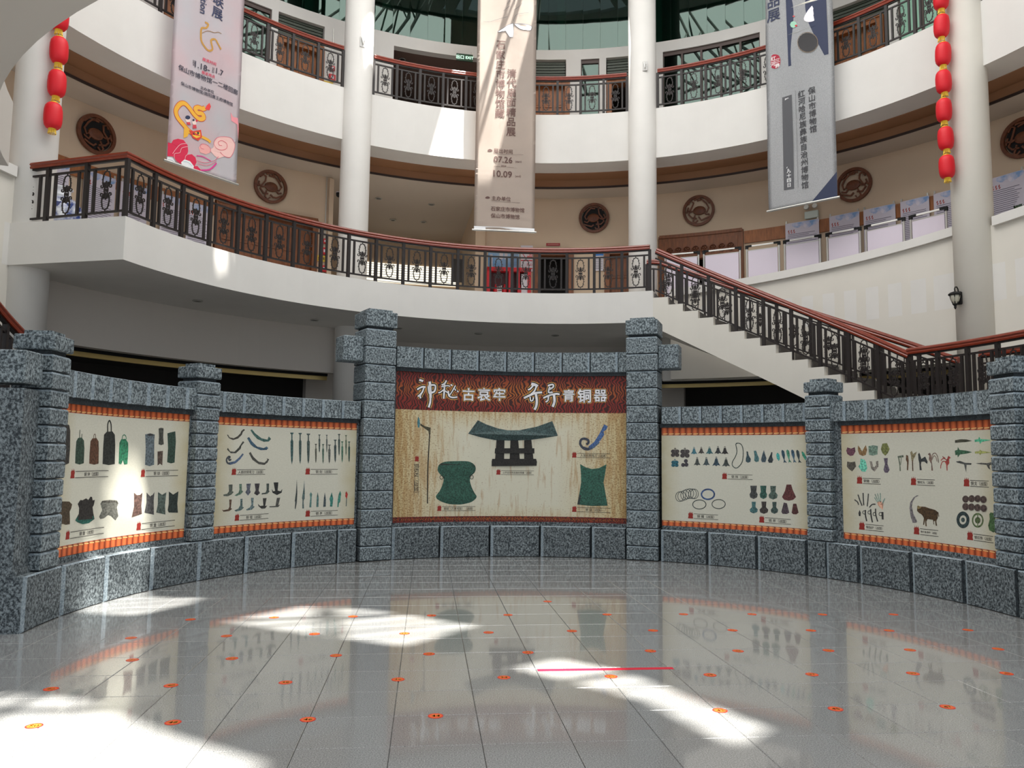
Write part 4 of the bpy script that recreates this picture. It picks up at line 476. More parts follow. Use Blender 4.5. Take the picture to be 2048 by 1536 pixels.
# ------------------------------------------------------------ printed panels
def panel_material(kind):
    m = bpy.data.materials.new('printed_'+kind); m.use_nodes = True; N, L = m.node_tree.nodes, m.node_tree.links
    b = N['Principled BSDF']; b.inputs['Roughness'].default_value = .6
    uv = N.new('ShaderNodeUVMap'); sp = N.new('ShaderNodeSeparateXYZ'); L.new(uv.outputs[0], sp.inputs[0])
    def math_(op, a, c=None, clamp=False):
        n = N.new('ShaderNodeMath'); n.operation = op; n.use_clamp = clamp
        for i, v in enumerate((a, c)):
            if v is None: continue
            if isinstance(v, (int, float)): n.inputs[i].default_value = v
            else: L.new(v, n.inputs[i])
        return n.outputs[0]
    def mixc(f, a, c):
        n = N.new('ShaderNodeMix'); n.data_type = 'RGBA'
        for i, v in ((0, f), (6, a), (7, c)):
            if isinstance(v, tuple): n.inputs[i].default_value = (*lin(v), 1)
            elif isinstance(v, (int, float)): n.inputs[i].default_value = v
            else: L.new(v, n.inputs[i])
        return n.outputs[2]
    def noise(vec, scale, det=4, dist=0):
        n = N.new('ShaderNodeTexNoise'); n.inputs['Scale'].default_value = scale; n.inputs['Detail'].default_value = det; n.inputs['Distortion'].default_value = dist
        L.new(vec, n.inputs['Vector']); return n.outputs['Fac']
    def mp(sc):
        n = N.new('ShaderNodeMapping'); n.inputs['Scale'].default_value = sc; L.new(uv.outputs[0], n.inputs[0]); return n.outputs[0]
    x, y = sp.outputs[0], sp.outputs[1]
    edge = math_('ABSOLUTE', math_('SUBTRACT', x, .5))                # 0 centre .. .5 edge
    if kind == 'parchment':
        e = math_('MULTIPLY', math_('SUBTRACT', edge, .36), 7, True)
        e2 = math_('MULTIPLY', e, math_('ADD', noise(mp((6, 5, 1)), 1.5), .15))
        base = mixc(noise(mp((14, 14, 1)), 6), (222, 220, 206), (202, 200, 184)); col = mixc(e2, base, (190, 176, 132))
    elif kind == 'aged':
        e = math_('MULTIPLY', math_('SUBTRACT', edge, .2), 2.9, True)
        yy = math_('ABSOLUTE', math_('SUBTRACT', y, .45)); e = math_('MAXIMUM', e, math_('MULTIPLY', math_('SUBTRACT', yy, .33), 2.4, True))
        streak = noise(mp((70, 3.5, 1)), 1.0, 5, .6); grit = noise(mp((60, 38, 1)), 2.2, 6)
        s1 = math_('MULTIPLY', math_('SUBTRACT', math_('ADD', streak, math_('MULTIPLY', e, .22)), .56), 6, True)
        s2 = math_('MULTIPLY', math_('SUBTRACT', math_('ADD', grit, math_('MULTIPLY', e, .2)), .62), 8, True)
        base = mixc(e, (216, 212, 192), (206, 184, 126)); col = mixc(math_('MULTIPLY', s1, .5), base, (168, 118, 50)); col = mixc(math_('MULTIPLY', s2, .6), col, (128, 82, 34))
    elif kind == 'relief':
        nz = noise(mp((9, 3, 1)), 1.3, 2, 1.5)
        wv = N.new('ShaderNodeTexWave'); wv.inputs['Scale'].default_value = 2.6; wv.inputs['Distortion'].default_value = 14; wv.inputs['Detail'].default_value = 1.2; wv.inputs['Detail Scale'].default_value = .9
        L.new(mp((9, 2.2, 1)), wv.inputs['Vector']); wf = math_('MULTIPLY', math_('SUBTRACT', wv.outputs['Fac'], .32), 2.6, True)
        g = math_('MULTIPLY', math_('SUBTRACT', .44, math_('ADD', math_('ABSOLUTE', math_('SUBTRACT', y, .55)), math_('MULTIPLY', edge, .35))), 2.6, True)
        lite = mixc(math_('MULTIPLY', math_('ADD', nz, .1), g), (142, 40, 28), (214, 132, 48)); lite = mixc(math_('MULTIPLY', noise(mp((90, 40, 1)), 2.5), .45), lite, (92, 18, 18))
        col = mixc(wf, (58, 18, 14), lite)
    else:                                                              # orange tile border
        fr = math_('FRACT', math_('MULTIPLY', x, 24.0)); cyl = math_('SINE', math_('MULTIPLY', fr, math.pi))
        c1 = mixc(cyl, (122, 36, 18), (232, 118, 66)); rim = math_('LESS_THAN', y, .26); row = math_('MULTIPLY', rim, math_('GREATER_THAN', y, .08))
        dash = math_('MULTIPLY', math_('GREATER_THAN', fr, .22), math_('MULTIPLY', math_('LESS_THAN', math_('ABSOLUTE', math_('SUBTRACT', math_('ADD', y, math_('MULTIPLY', fr, -.06)), .16)), .055), 1.0))
        c2 = mixc(rim, c1, mixc(cyl, (110, 48, 26), (206, 120, 84))); col = mixc(dash, c2, (244, 196, 128))
    L.new(col, b.inputs['Base Color']); MATS['printed_'+kind] = m; return m
PM = {k: panel_material(k) for k in ('parchment', 'aged', 'relief', 'tile')}
def arc_sheet(name, a0, a1, z0, z1, R, m, parent, flip=False, th=.0):
    bm = NB(); uvl = bm.loops.layers.uv.new('UVMap'); n = 24; rows = []
    for i in range(n+1):
        a = a0+(a1-a0)*i/n; rows.append((bm.verts.new(pol(R, a, z0, SCN)), bm.verts.new(pol(R, a, z1, SCN))))
    for i in range(n):
        f = bm.faces.new((rows[i][0], rows[i+1][0], rows[i+1][1], rows[i][1]))
        for lp, (uu, vv) in zip(f.loops, ((i/n, 0), ((i+1)/n, 0), ((i+1)/n, 1), (i/n, 1))): lp[uvl].uv = (uu, 1-vv if flip else vv)
    if th:
        bmesh.ops.solidify(bm, geom=bm.faces[:], thickness=-th)
    return obj(name, bm, m, parent)
PD = {1: (-92.5, -66.9, .65, 2.44, 'printed exhibition board of bronze bells, drums and boxes on the far left'), 2: (-61.5, -35.1, .65, 2.44, 'printed exhibition board of curved knives, swords and axes'), 3: (-27.8, 16.4, .64, 3.44, 'large central exhibition board with a red title band and a bronze drum'), 4: (23.0, 50.05, .64, 2.45, 'printed exhibition board of pendants, bangles and fish ornaments'), 5: (55.4, 81.9, .64, 2.44, 'printed exhibition board with a brown ox and staff heads on the far right')}
INK = flat((52, 46, 42)); FLAG = flat((150, 44, 36))
def flagshape(x, y, w_, h): return [(x, y), (x+w_, y), (x+w_*.92, y+h*.3), (x+w_*1.0, y+h*.55), (x+w_*.9, y+h*.72), (x+w_*.84, y+h*.95), (x+w_*.76, y+h*.74), (x+w_*.62, y+h*.78), (x+w_*.55, y+h*1.0), (x+w_*.48, y+h*.76), (x+w_*.34, y+h*.74), (x+w_*.26, y+h*.97), (x+w_*.2, y+h*.72), (x+w_*.06, y+h*.66), (x+w_*.1, y+h*.35)]
for k, (a0, a1, z0, z1, lab) in PD.items():
    T = thing('exhibition_board', pol(RP, (a0+a1)/2, z0, SCN), lab, 'exhibition board', 'printed boards of the stone screen')
    fp = lambda u, v, off: pol(RP-.006-off, a0+math.degrees(u/RP), z0+v, SCN)
    H = z1-z0
    if k == 3:
        arc_sheet('title_band', a0, a1, z0+2.09, z1, RP-.006, PM['relief'], T); arc_sheet('picture_ground', a0, a1, z0+.108, z0+2.09, RP-.006, PM['aged'], T); arc_sheet('lower_band', a0, a1, z0, z0+.108, RP-.006, PM['relief'], T)
    else:
        tb = {1: 1.685, 2: 1.667, 4: 1.667, 5: 1.668}[k]; bb = {1: .125, 2: .107, 4: .103, 5: .106}[k]
        arc_sheet('tile_border', a0, a1, z0+tb, z1, RP-.006, PM['tile'], T); arc_sheet('picture_ground', a0, a1, z0+bb, z0+tb, RP-.006, PM['parchment'], T); arc_sheet('tile_border', a0, a1, z0, z0+bb, RP-.006, PM['tile'], T, True)
    bm = NB(); arcbox(bm, RP-.005, RP+.011, a0, a1, z0, z1, n=24, c=SCN); obj('board', bm, M_PAPER, T)
    for name, shapes in PRINTS[k]:
        bm = NB(); ms = []
        for i, (col, kd, wd, pts) in enumerate(shapes):
            m = patina(col)
            if m not in ms: ms.append(m)
            P = pairs(pts); off = .0012+.0007*i
            if kd == 's': add_stroke(bm, P, wd/1000, fp, off, ms.index(m))
            else: add_poly(bm, P, fp, off, ms.index(m), kd == 'c')
        obj(name, bm, ms, T)
    for x0, y0, x1, y1, xe, s in CAPS[k]:
        x0, y0, x1, y1, xe = (v/1000 for v in (x0, y0, x1, y1, xe)); bm = NB()
        add_poly(bm, flagshape(x0, y0, x1-x0, y1-y0), fp, .0012, 0)
        hh = (y1-y0)*.66
        for v in (y0+.004, y0+hh): add_stroke(bm, [(x1+.01, v), (xe, v)], .007, fp, .0012, 1)
        ex = ext(s, .012); size = min((xe-x1)*.86/(ex[1]-ex[0]), hh*.62/(ex[3]-ex[2]))
        add_text(bm, s, (x1+xe)/2, y0+hh*.52, size, fp, .0012, 1, .012); obj('caption', bm, [FLAG, INK], T)
    if k == 3:
        bm = NB(); x0, y0, x1, y1, _, ye = (v/1000 for v in VCAP)
        add_poly(bm, flagshape(x0, y0, x1-x0, y1-y0), fp, .0012, 0)
        for x in (x0+.003, x1-.003): add_stroke(bm, [(x, y0-.01), (x, ye)], .006, fp, .0012, 1)
        add_text(bm, '铜权杖（战国）', (x0+x1)/2, (y0+ye)/2, .085, fp, .0012, 1, .012, -math.pi/2, 1); obj('caption', bm, [FLAG, INK], T)
        gold, blk, wht = flat((222, 170, 92)), flat((24, 14, 12)), mat('title_white', (236, 234, 238), .6, var=.12, scale=7)
        for i in range(10):
            bm = NB()
            if i < 4:
                rng = ((0, 8), (8, 18), (18, 24), (24, 29))[i]
                for li, (extra, z) in enumerate(((.062, .0012), (.038, .002), (0, .0028))):
                    for wd, pts in BRUSH[rng[0]:rng[1]]: add_stroke(bm, pairs(pts), wd/1000+extra, fp, z, li)
            else:
                cx, cy2, s, ch = TITLE[i-4]
                for li, (b, z) in enumerate(((.1, .0012), (.066, .002), (.03, .0028))): add_text(bm, ch, cx/1000, cy2/1000, s/1000*.98, fp, z, li, b)
            obj('title_character', bm, [gold, blk, wht], T)
# ------------------------------------------------------------ balustrades
def ornament_mesh():
    bm = NB(); r = circ(.0115, 4, math.pi/4)
    cur = [[(0, .375), (0, .335)], [(0, .335), (.045, .315), (.07, .255), (.078, .18), (.074, .11), (.06, .07)],
           [(.06, .07), (.078, .045), (.104, .05), (.112, .078), (.098, .096)], [(0, .045), (.03, .06), (.05, .085), (.045, .12), (.062, .14)],
           [(.0, .02), (.04, .0)], [(.04, 0), (.03, .06), (.02, .11), (0, .16)]]
    for sx in (1, -1):
        for sz in (1, -1):
            for c in cur:
                if c[0][0] == 0 and c[-1][0] == 0 and len(c) == 2 and sx < 0: continue
                sweep(bm, [Vector((sx*x, 0, sz*z)) for x, z in c], r, up=Vector((0, 1, 0)))
            for x, z, dx, dz in ((.066, .27, .03, .012), (.078, .2, .032, -.008), (.075, .13, .03, .014), (.05, .31, .022, .02), (.066, .25, -.024, -.01), (.03, .13, .016, .02), (.02, .325, .035, .008)):
                a, b, c = Vector((sx*x, .006, sz*(z+.012))), Vector((sx*x, -.006, sz*(z-.012))), Vector((sx*(x+dx), 0, sz*(z+dz)))
                d = Vector((sx*x, -.006, sz*(z+.012))); e = Vector((sx*x, .006, sz*(z-.012))); v = [bm.verts.new(q) for q in (a, d, b, e, c)]
                for i in range(4): bm.faces.new((v[i], v[(i+1) % 4], v[4]))
    for z in (.09, -.09, 0):
        v = [bm.verts.new(p) for p in ((.022, 0, z), (0, .012, z), (-.022, 0, z), (0, -.012, z), (0, 0, z+.05), (0, 0, z-.05))]
        for i in range(4): bm.faces.new((v[i], v[(i+1) % 4], v[4])); bm.faces.new((v[(i+1) % 4], v[i], v[5]))
    bmesh.ops.recalc_face_normals(bm, faces=bm.faces); me = bpy.data.meshes.new('scroll_ornament'); bm.to_mesh(me); bm.free(); me.materials.append(M_IRON); return me
def bar_mesh(name, w_, h_, z0):
    bm = NB(); box(bm, (0, 0, z0+h_/2), (w_, w_, h_)); bmesh.ops.recalc_face_normals(bm, faces=bm.faces); me = bpy.data.meshes.new(name); bm.to_mesh(me); bm.free(); me.materials.append(M_IRON); return me
ORN = ornament_mesh(); POST = bar_mesh('post', .066, 1.0, 0); BAL = bar_mesh('baluster', .042, .77, .1); SPOST = bar_mesh('post', .066, 1.1, -.1)
RPROF = [(-.05, 0), (-.055, .03), (-.045, .05), (-.06, .075), (-.05, .105), (-.02, .12), (.02, .12), (.05, .105), (.06, .075), (.045, .05), (.055, .03), (.05, 0)]
def balustrade(path, lab, bays, stair=False, ends=(True, True)):
    """path: dense list of Vector at floor height; bays: list of bay counts between kink indices [(i0,i1,n)]"""
    T = thing('balustrade', path[len(path)//2], lab, 'railing', 'iron balustrades with red wood handrails')
    up = lambda z: [p+Vector((0, 0, z)) for p in path]
    bm = NB(); sweep(bm, up(1.0), RPROF); obj('handrail', bm, M_RAIL, T)
    sq = lambda w_, h_: [(-w_/2, -h_/2), (w_/2, -h_/2), (w_/2, h_/2), (-w_/2, h_/2)]
    bm = NB(); sweep(bm, up(.985), sq(.05, .03)); obj('under_rail', bm, M_IRON, T)
    bm = NB(); sweep(bm, up(.87), sq(.034, .034)); obj('top_bar', bm, M_IRON, T)
    bm = NB(); sweep(bm, up(.105), sq(.034, .034)); obj('bottom_bar', bm, M_IRON, T)
    for bi, (i0, i1, n) in enumerate(bays):
        P = path[i0:i1+1]; L = [0]
        for a, b in zip(P, P[1:]): L.append(L[-1]+(b-a).length)
        def at_(s):
            s = max(0, min(L[-1], s))
            for k in range(len(P)-1):
                if s <= L[k+1]+1e-9:
                    t = (s-L[k])/(L[k+1]-L[k]); d = P[k+1]-P[k]; return P[k].lerp(P[k+1], t), math.atan2(d.y, d.x)
        b = L[-1]/n
        for k in range(n+1):
            if not (k == 0 and (bi or not ends[0])) and not (k == n and bi == len(bays)-1 and not ends[1]):
                p, r = at_(k*b); inst('post', SPOST if stair else POST, T, p, r)
            if k < n:
                for f in (.2, .8): p, r = at_((k+f)*b); inst('baluster', BAL, T, p, r)
                p, r = at_((k+.5)*b); inst('scroll_ornament', ORN, T, p+Vector((0, 0, .4875)), r)
    return T
def apath(R, a0, a1, z, n=40):
    f = z if callable(z) else (lambda a: z)
    return [pol(R, a0+(a1-a0)*i/n, f(a0+(a1-a0)*i/n)) for i in range(n+1)]
ret = [Vector((-8.93, 13.46, Z2)).lerp(pol(7.43, -77.2, Z2), i/6) for i in range(6)]
balustrade(ret+apath(7.43, -77.2, 19.6, Z2, 60), 'long curved balustrade along the edge of the white mezzanine balcony', [(0, 6, 3), (6, 66, 19)])
LB = 'gallery balustrade in the top storey, '
for a0, a1, n, s in ((-71.5, -32.3, 10, 'behind the dragon banner, left of the left column'), (-27.4, 13.8, 11, 'between the two middle columns behind the beige banner'), (18.7, 60.2, 11, 'right of the right middle column, behind the grey banner'), (65.2, 88, 6, 'at the far right beyond the lantern string')):
    balustrade(apath(9.74, a0, a1, Z3, 36), LB+s, [(0, 36, n)])
# ------------------------------------------------------------ curved stair on the right
dA, dZ, A0 = 2.7, .1837, 20.2
nz = lambda a: Z2-(a-A0)/dA*dZ
ST = thing('staircase', pol(8.1, 40, 4.3), 'white curved staircase going down from the mezzanine to the right landing', 'staircase')
NST = 16
for R0, R1, nm in ((7.39, 7.55, 'near'), (8.75, 8.9, 'far')):
    bm = NB(); lowz = lambda a: max(2.2, nz(a)-.86)
    for k in range(NST):
        a, b = A0+k*dA, A0+(k+1)*dA; zt = Z2-(k+1)*dZ+.012
        arcbox(bm, R0, R1, a, b, (lowz(a), lowz(b)), zt if k else Z2-dZ+.012, n=1)
    obj('stringer', bm, M_WARM, ST)
for k in range(NST):
    a, b = A0+k*dA, A0+(k+1)*dA; bm = NB(); zt = Z2-(k+1)*dZ
    arcbox(bm, 7.55, 8.75, a-.15, b+.1, zt-.035, zt, n=1); arcbox(bm, 7.55, 8.75, a-.15, a+.25, zt, zt+dZ-.036, n=1); obj('step', bm, M_STEP, ST)
bm = NB(); arcbox(bm, 7.5, 8.8, A0, A0+NST*dA, (nz(A0)-.7, nz(A0+NST*dA)-.7), (nz(A0)-.3, nz(A0+NST*dA)-.3), n=16); obj('underside', bm, M_SOFF, ST)
aL = A0+NST*dA; zL = Z2-NST*dZ
bm = NB(); arcbox(bm, 7.39, 9.3, aL, 100, zL-.3, zL); obj('landing', bm, M_WARM, ST)
balustrade([*apath(7.44, 20.6, aL, lambda a: nz(a)-.06, 44)], 'stair balustrade on the near side of the white curved staircase', [(0, 44, 9)], True, (False, False))
balustrade(apath(7.44, aL, 96, zL, 16), 'level balustrade of the stair landing at the far right', [(0, 16, 7)])
balustrade(apath(8.83, 17.6, 63.6, lambda a: min(Z2, nz(a)-.06)-.0, 44), 'stair balustrade on the far side, against the white wall', [(0, 44, 9)], True)
balustrade(apath(8.83, 66.6, 90, zL, 12), 'short balustrade behind the landing, far right edge', [(0, 12, 5)])
# ------------------------------------------------------------ curved stair at the left edge
lz = lambda a: 2.86-.0455*(a+102.8)
SL = thing('staircase', pol(8, -90, 1.5), 'white staircase at the left edge, going down behind the end pillar', 'staircase')
for k in range(17):
    a = -102.8+k*3.7; bm = NB(); zt = lz(a)-.168
    if zt < .05: break
    arcbox(bm, 7.55, 8.6, a, a+3.7, max(0, zt-.3), zt, n=1); obj('step', bm, M_STEP, SL)
bm = NB(); arcbox(bm, 7.3, 7.55, -102.8, -41.5, (1.9, .0), (2.72, .05), n=20); obj('stringer', bm, M_WARM, SL)
bm = NB(); arcbox(bm, 7.3, 9.6, -112, -102.8, 2.4, 2.69, n=3); obj('landing', bm, M_WARM, SL)
balustrade(apath(7.38, -110, -102.8, 2.69, 4)[:-1]+apath(7.38, -102.8, -43, lambda a: lz(a)-.14, 50), 'stair balustrade at the left edge with a red handrail running down behind the end pillar', [(0, 54, 12)], True)
# ------------------------------------------------------------ banners
def cloth(name, base, blotch=None, sc=3, grain=0):
    return mat(name, base, .85, col2=blotch, scale=sc, det=2, bump=grain, bscale=180) if blotch else mat(name, base, .85, var=.03, scale=2, bump=grain, bscale=180)
BN = {'L': ((-7.29, 15.81), (-6.30, 17.19), 7.92, cloth('pink_cloth', (230, 227, 231), (240, 217, 221), .8), 'tall white and pink hanging banner with a yellow dragon and red clouds'),
      'C': ((-1.06, 20.23), (.55, 20.40), 7.83, cloth('beige_cloth', (214, 200, 189)), 'tall beige hanging banner in the middle with brown dates'),
      'R': ((6.23, 18.60), (7.46, 17.52), 7.90, cloth('grey_cloth', (196, 198, 200), (218, 219, 221), 60, .15), 'tall grey hanging banner with a navy picture and corner')}
for k, (pa, pb, z0, m, lab) in BN.items():
    a, b = Vector(pa), Vector(pb); W = (b-a).length; t = (b-a)/W; nr = Vector((t.y, -t.x)); H = 9.0
    wav = lambda u, v: .018*math.sin(u*5+v*.7+ord(k))*min(1, v*.5+.2)+.012*math.sin(v*1.9+u*2)
    fb = lambda u, v, off: Vector((*(a+t*u+nr*(wav(u, v)+off)), z0+v))
    T = thing('banner', (*(a+t*W/2), z0), lab, 'banner', 'hanging exhibition banners')
    bm = NB(); nu, nv_ = 16, 70; G = [[bm.verts.new(fb(W*i/nu, H*j/nv_, 0)) for i in range(nu+1)] for j in range(nv_+1)]
    for j in range(nv_):
        for i in range(nu): bm.faces.new((G[j][i], G[j][i+1], G[j+1][i+1], G[j+1][i]))
    bmesh.ops.solidify(bm, geom=bm.faces[:], thickness=.003); obj('cloth', bm, m, T, True)
    for z, nm in ((.03, 'bottom_rod'), (H-.05, 'top_rod')):
        bm = NB(); sweep(bm, [fb(-.05, z, .0), fb(W/2, z, 0), fb(W+.05, z, .0)], circ(.025, 8)); obj(nm, bm, M_STEEL, T)
    bm = NB()
    for u in (.2, W-.2): sweep(bm, [fb(u, H-.05, 0), Vector((*(a+t*u), 18.7))], circ(.006, 4))
    obj('cord', bm, M_STEEL, T)
    if k == 'C':
        bm = NB(); add_poly(bm, [(0, 0), (W/2, 0), (W, 0), (W, .13), (W/2, .13), (0, .13)], fb, .008, 0); obj('hem_strip', bm, flat((238, 238, 240)), T)
    for name, shapes in PRINTS[k]:
        bm = NB(); ms = []
        for i, (col, kd, wd, pts) in enumerate(shapes):
            mm = flat(col)
            if mm not in ms: ms.append(mm)
            P = pairs(pts); off = .007+.0012*i
            P = [(min(max(x, .003), W-.003), max(y, .05)) for x, y in P]
            if kd == 's': add_stroke(bm, P, wd/1000, fb, off, ms.index(mm))
            else: add_poly(bm, P, fb, off, ms.index(mm), kd == 'c')
        obj(name, bm, ms, T)
    for s, x0, y0, x1, y1, col, v in BTEXT[k]:
        x0, y0, x1, y1 = (q/1000 for q in (x0, y0, x1, y1)); bm = NB()
        if v == 1:
            n = len(s); st = (y0-y1)/n
            for i, ch in enumerate(s):
                tt = (i+.5)/n; cx, cy2 = x0+(x1-x0)*tt, y0+(y1-y0)*tt
                e = ext(ch, .02); add_text(bm, ch, cx, cy2, st*(.95 if ch not in '：—一二' else .8), fb, .012, 0, .02, math.pi/2 if ch == '—' else 0)
        else:
            e = ext(s, .02); Ln = math.hypot(x1-x0, y1-y0); sz = Ln/(e[1]-e[0])
            add_text(bm, s, (x0+x1)/2, (y0+y1)/2, sz, fb, .012, 0, .02, -math.pi/2 if v == 2 else 0)
        obj('printed_lettering', bm, flat(col), T)
# ------------------------------------------------------------ lanterns
def lantern_meshes():
    out = []
    bm = NB(); n = 24; pr = [(.06, -.238), (.1, -.222), (.132, -.175), (.146, -.1), (.149, 0), (.146, .1), (.132, .175), (.1, .222), (.06, .238)]
    lathe(bm, pr, (0, 0, 0), n)
    for v in bm.verts:
        a = math.atan2(v.co.y, v.co.x); k = 1+.018*math.cos(a*12); v.co.x *= k; v.co.y *= k
    out.append(('body', bm, M_RED))
    bm = NB(); lathe(bm, [(.066, .23), (.07, .25), (.06, .258), (.02, .262)], (0, 0, 0), 16); out.append(('top_cap', bm, M_YEL))
    bm = NB(); lathe(bm, [(.055, -.26), (.066, -.25), (.066, -.23)], (0, 0, 0), 16); out.append(('bottom_cap', bm, M_YEL))
    bm = NB()
    for i in range(18):
        a = i/18*2*math.pi; sweep(bm, [Vector((.055*math.cos(a), .055*math.sin(a), -.255)), Vector((.058*math.cos(a), .058*math.sin(a), -.29)), Vector((.064*math.cos(a), .064*math.sin(a), -.325))], circ(.007, 4))
    out.append(('fringe', bm, M_YEL))
    bm = NB(); sweep(bm, [Vector((0, 0, -.26)), Vector((0, 0, -.33))], circ(.008, 5)); sweep(bm, [Vector((0, 0, .26)), Vector((0, 0, .272))], circ(.01, 5)); out.append(('cord', bm, M_YEL))
    res = []
    for nm, bm, m in out:
        bmesh.ops.recalc_face_normals(bm, faces=bm.faces); me = bpy.data.meshes.new(nm); bm.to_mesh(me); bm.free(); me.materials.append(m); res.append((nm, me))
    return res
LM = lantern_meshes(); ORD = ['lowest', 'second from the bottom', 'third from the bottom', 'fourth from the bottom', 'fifth from the bottom', 'sixth from the bottom', 'seventh from the bottom', 'eighth from the bottom', 'ninth from the bottom', 'tenth from the bottom']
for side, a, R, z0, n, st in (('left', -75.9, 9.2, 7.78, 6, .615), ('right', 62.0, 9.15, 7.86, 9, .60)):
    for i in range(n):
        p = pol(R+random.uniform(-.02, .02), a+random.uniform(-.12, .12), z0+i*st)
        T = local('lantern', p, 'red silk lantern, %s in the %s hanging string' % (ORD[i], side), 'lantern', 'red lantern strings', random.random())
        T.rotation_euler[0] = random.uniform(-.05, .05)
        for nm, me in LM: inst(nm, me, T)
# ------------------------------------------------------------ carved medallions
def medallion(i, a, black, lab):
    T = walla('carved_medallion', a, 11.86, 9.03, lab, 'wall carving', 'round carved medallions on the upper wall')
    f = lambda x, z, off: Vector((x, -.01-off, z))
    bm = NB(); ring = [(.45*math.cos(t), .45*math.sin(t)) for t in [2*math.pi*k/40 for k in range(40)]]
    sweep(bm, [Vector((x*.92, -.02, z*.92)) for x, z in ring], [(-.04, -.035), (.035, -.035), (.04, .0), (.035, .03), (-.04, .03)], True, up=Vector((0, 1, 0))); obj('ring', bm, M_CARVE, T)
    if black:
        bm = NB(); add_poly(bm, [(x*.79, z*.79) for x, z in ring], f, 0, 0); obj('backing', bm, M_BLACK, T)
    rnd = random.Random(i); bm = NB(); mir = 1 if i % 2 else -1
    S_ = [[(-.28, .2), (-.22, .3), (-.14, .26), (-.16, .12), (-.24, .0), (-.3, -.1), (-.2, -.2), (-.06, -.22)],
          [(-.05, .28), (.1, .3), (.22, .2), (.28, .05), (.24, -.06), (.17, -.02)], [(-.34, .02), (-.25, -.04), (-.12, -.02)], [(.0, -.2), (.06, -.28), (.16, -.26), (.3, -.2)],
          [(-.1, -.12), (-.16, -.3), (-.1, -.36), (-.02, -.3)], [(.12, -.06), (.2, -.16), (.3, -.12)], [(-.3, .1), (-.36, -.05)], [(.3, .2), (.18, .32)], [(-.12, .33), (.02, .36), (.1, .3)]]
    for s in S_:
        s = [(mir*(x+rnd.uniform(-.02, .02)), z+rnd.uniform(-.02, .02)) for x, z in s]
        sweep(bm, [f(x, z, .012) for x, z in s], [(-.021, -.02), (.021, -.02), (.015, .022), (-.015, .022)], up=Vector((0, 1, 0)))
    c = Vector((mir*.02, -.02, .0)); lv = [(.16, 0), (.15, .03), (.1, .05), (.04, .06)]
    for k, (r, y) in enumerate(lv): pass
    R3 = [[bm.verts.new((c.x+r*math.cos(t)*1.15, -.01-y, c.z+r*math.sin(t)*.85)) for t in [2*math.pi*j/14 for j in range(14)]] for r, y in lv]
    for A, B in zip(R3, R3[1:]):
        for j in range(14): bm.faces.new((A[j], A[(j+1) % 14], B[(j+1) % 14], B[j]))
    bm.faces.new(R3[-1]); obj('carving', bm, M_CARVE, T)
for i, (a, bk, lab) in enumerate(((-59.6, 1, 'round carved wood medallion on black backing, left of the dragon banner'), (-38, 0, 'round openwork wood medallion above the brown double door'), (8.1, 1, 'round carved wood medallion on black backing, right of the beige banner'), (22.9, 0, 'round openwork wood medallion above the carved doorway header'), (43.2, 0, 'round openwork wood medallion beside the foot of the grey banner'), (62.1, 1, 'round carved medallion cut by the right picture edge'))): medallion(i, a, bk, lab)
# ------------------------------------------------------------ doors
DN = [0]
def door(a0, a1, z0, z1, m, leaf=True, opened=False, fr=.75, panels=2, zl=None):
    DN[0] += 1; T = sempty('door_%d' % DN[0], pol(11.9, (a0+a1)/2, z0)); bm = NB(); k = fr
    arcbox(bm, 11.82, 12.12, a0, a0+k, z0, z1); arcbox(bm, 11.82, 12.12, a1-k, a1, z0, z1); arcbox(bm, 11.82, 12.12, a0+k, a1-k, z1-.17, z1); obj('frame', bm, m, T)
    bm = NB(); arcbox(bm, 11.79, 11.83, a0+.12, a1-.12, z1-.06, z1+.03); obj('cornice', bm, m, T)
    if leaf:
        mid = (a0+a1)/2; lv = [(a0+k, mid-.02), (mid+.02, a1-k)] if a1-a0 > 4.5 else [(a0+k, a1-k)]
        for x, y in lv:
            if opened and x > a0+k+.01: continue
            bm = NB(); arcbox(bm, 12.0, 12.05, x, y, z0, z1-.17); obj('leaf', bm, m, T)
            wd = (y-x)/panels; hs = [(.12, .42), (.47, .62), (.67, .95)]
            for c in range(panels):
                for h0, h1 in hs:
                    bm = NB(); H = z1-.17-z0; arcbox(bm, 11.975, 12.0, x+c*wd+.3, x+(c+1)*wd-.3, z0+H*h0, z0+H*h1, n=1); arcbox(bm, 11.965, 11.975, x+c*wd+.5, x+(c+1)*wd-.5, z0+H*h0+.07, z0+H*h1-.07, n=1); obj('door_panel', bm, m, T)
    return T
door(-44.9, -31.4, Z2, 8.36, M_WOOD, panels=3); door(-.6, 5.2, Z2, 8.07, M_WOOD, False); door(9.6, 14, Z2, 8.07, M_WOOD, panels=1)
H = door(17.3, 28.9, Z2, 8.34, M_WOOD, False)
bm = NB(); arcbox(bm, 11.8, 12.0, 18, 28.2, 7.62, 8.17); obj('header_board', bm, M_WOOD, H)
for k in range(8):
    p = pol(11.78, 18.9+k*1.2, 7.88); me = NB(); sweep(me, [Vector((.1*math.cos(t), 0, .1*math.sin(t))) for t in [2*math.pi*j/12 for j in range(12)]], circ(.02, 5), True, up=Vector((0, 1, 0)))
    for t in range(5): sweep(me, [Vector((.02*math.cos(t*1.26), -.005, .02*math.sin(t*1.26))), Vector((.085*math.cos(t*1.26+.5), -.005, .085*math.sin(t*1.26+.5)))], circ(.013, 4), up=Vector((0, 1, 0)))
    o = obj('carved_roundel', me, M_CARVE, H); o.location = p; o.rotation_euler[2] = -R_(18.9+k*1.2)
for a0, a1, z1, op in ((-52.5, -49.5, 13.35, 0), (-37.8, -31.4, 13.35, 0), (-3.4, 4.5, 13.36, 0), (9.9, 14, 13.34, 1), (40.2, 47.3, 13.37, 0)):
    door(a0, a1, Z3, z1, M_WOOD2, not op)
WN = [1]
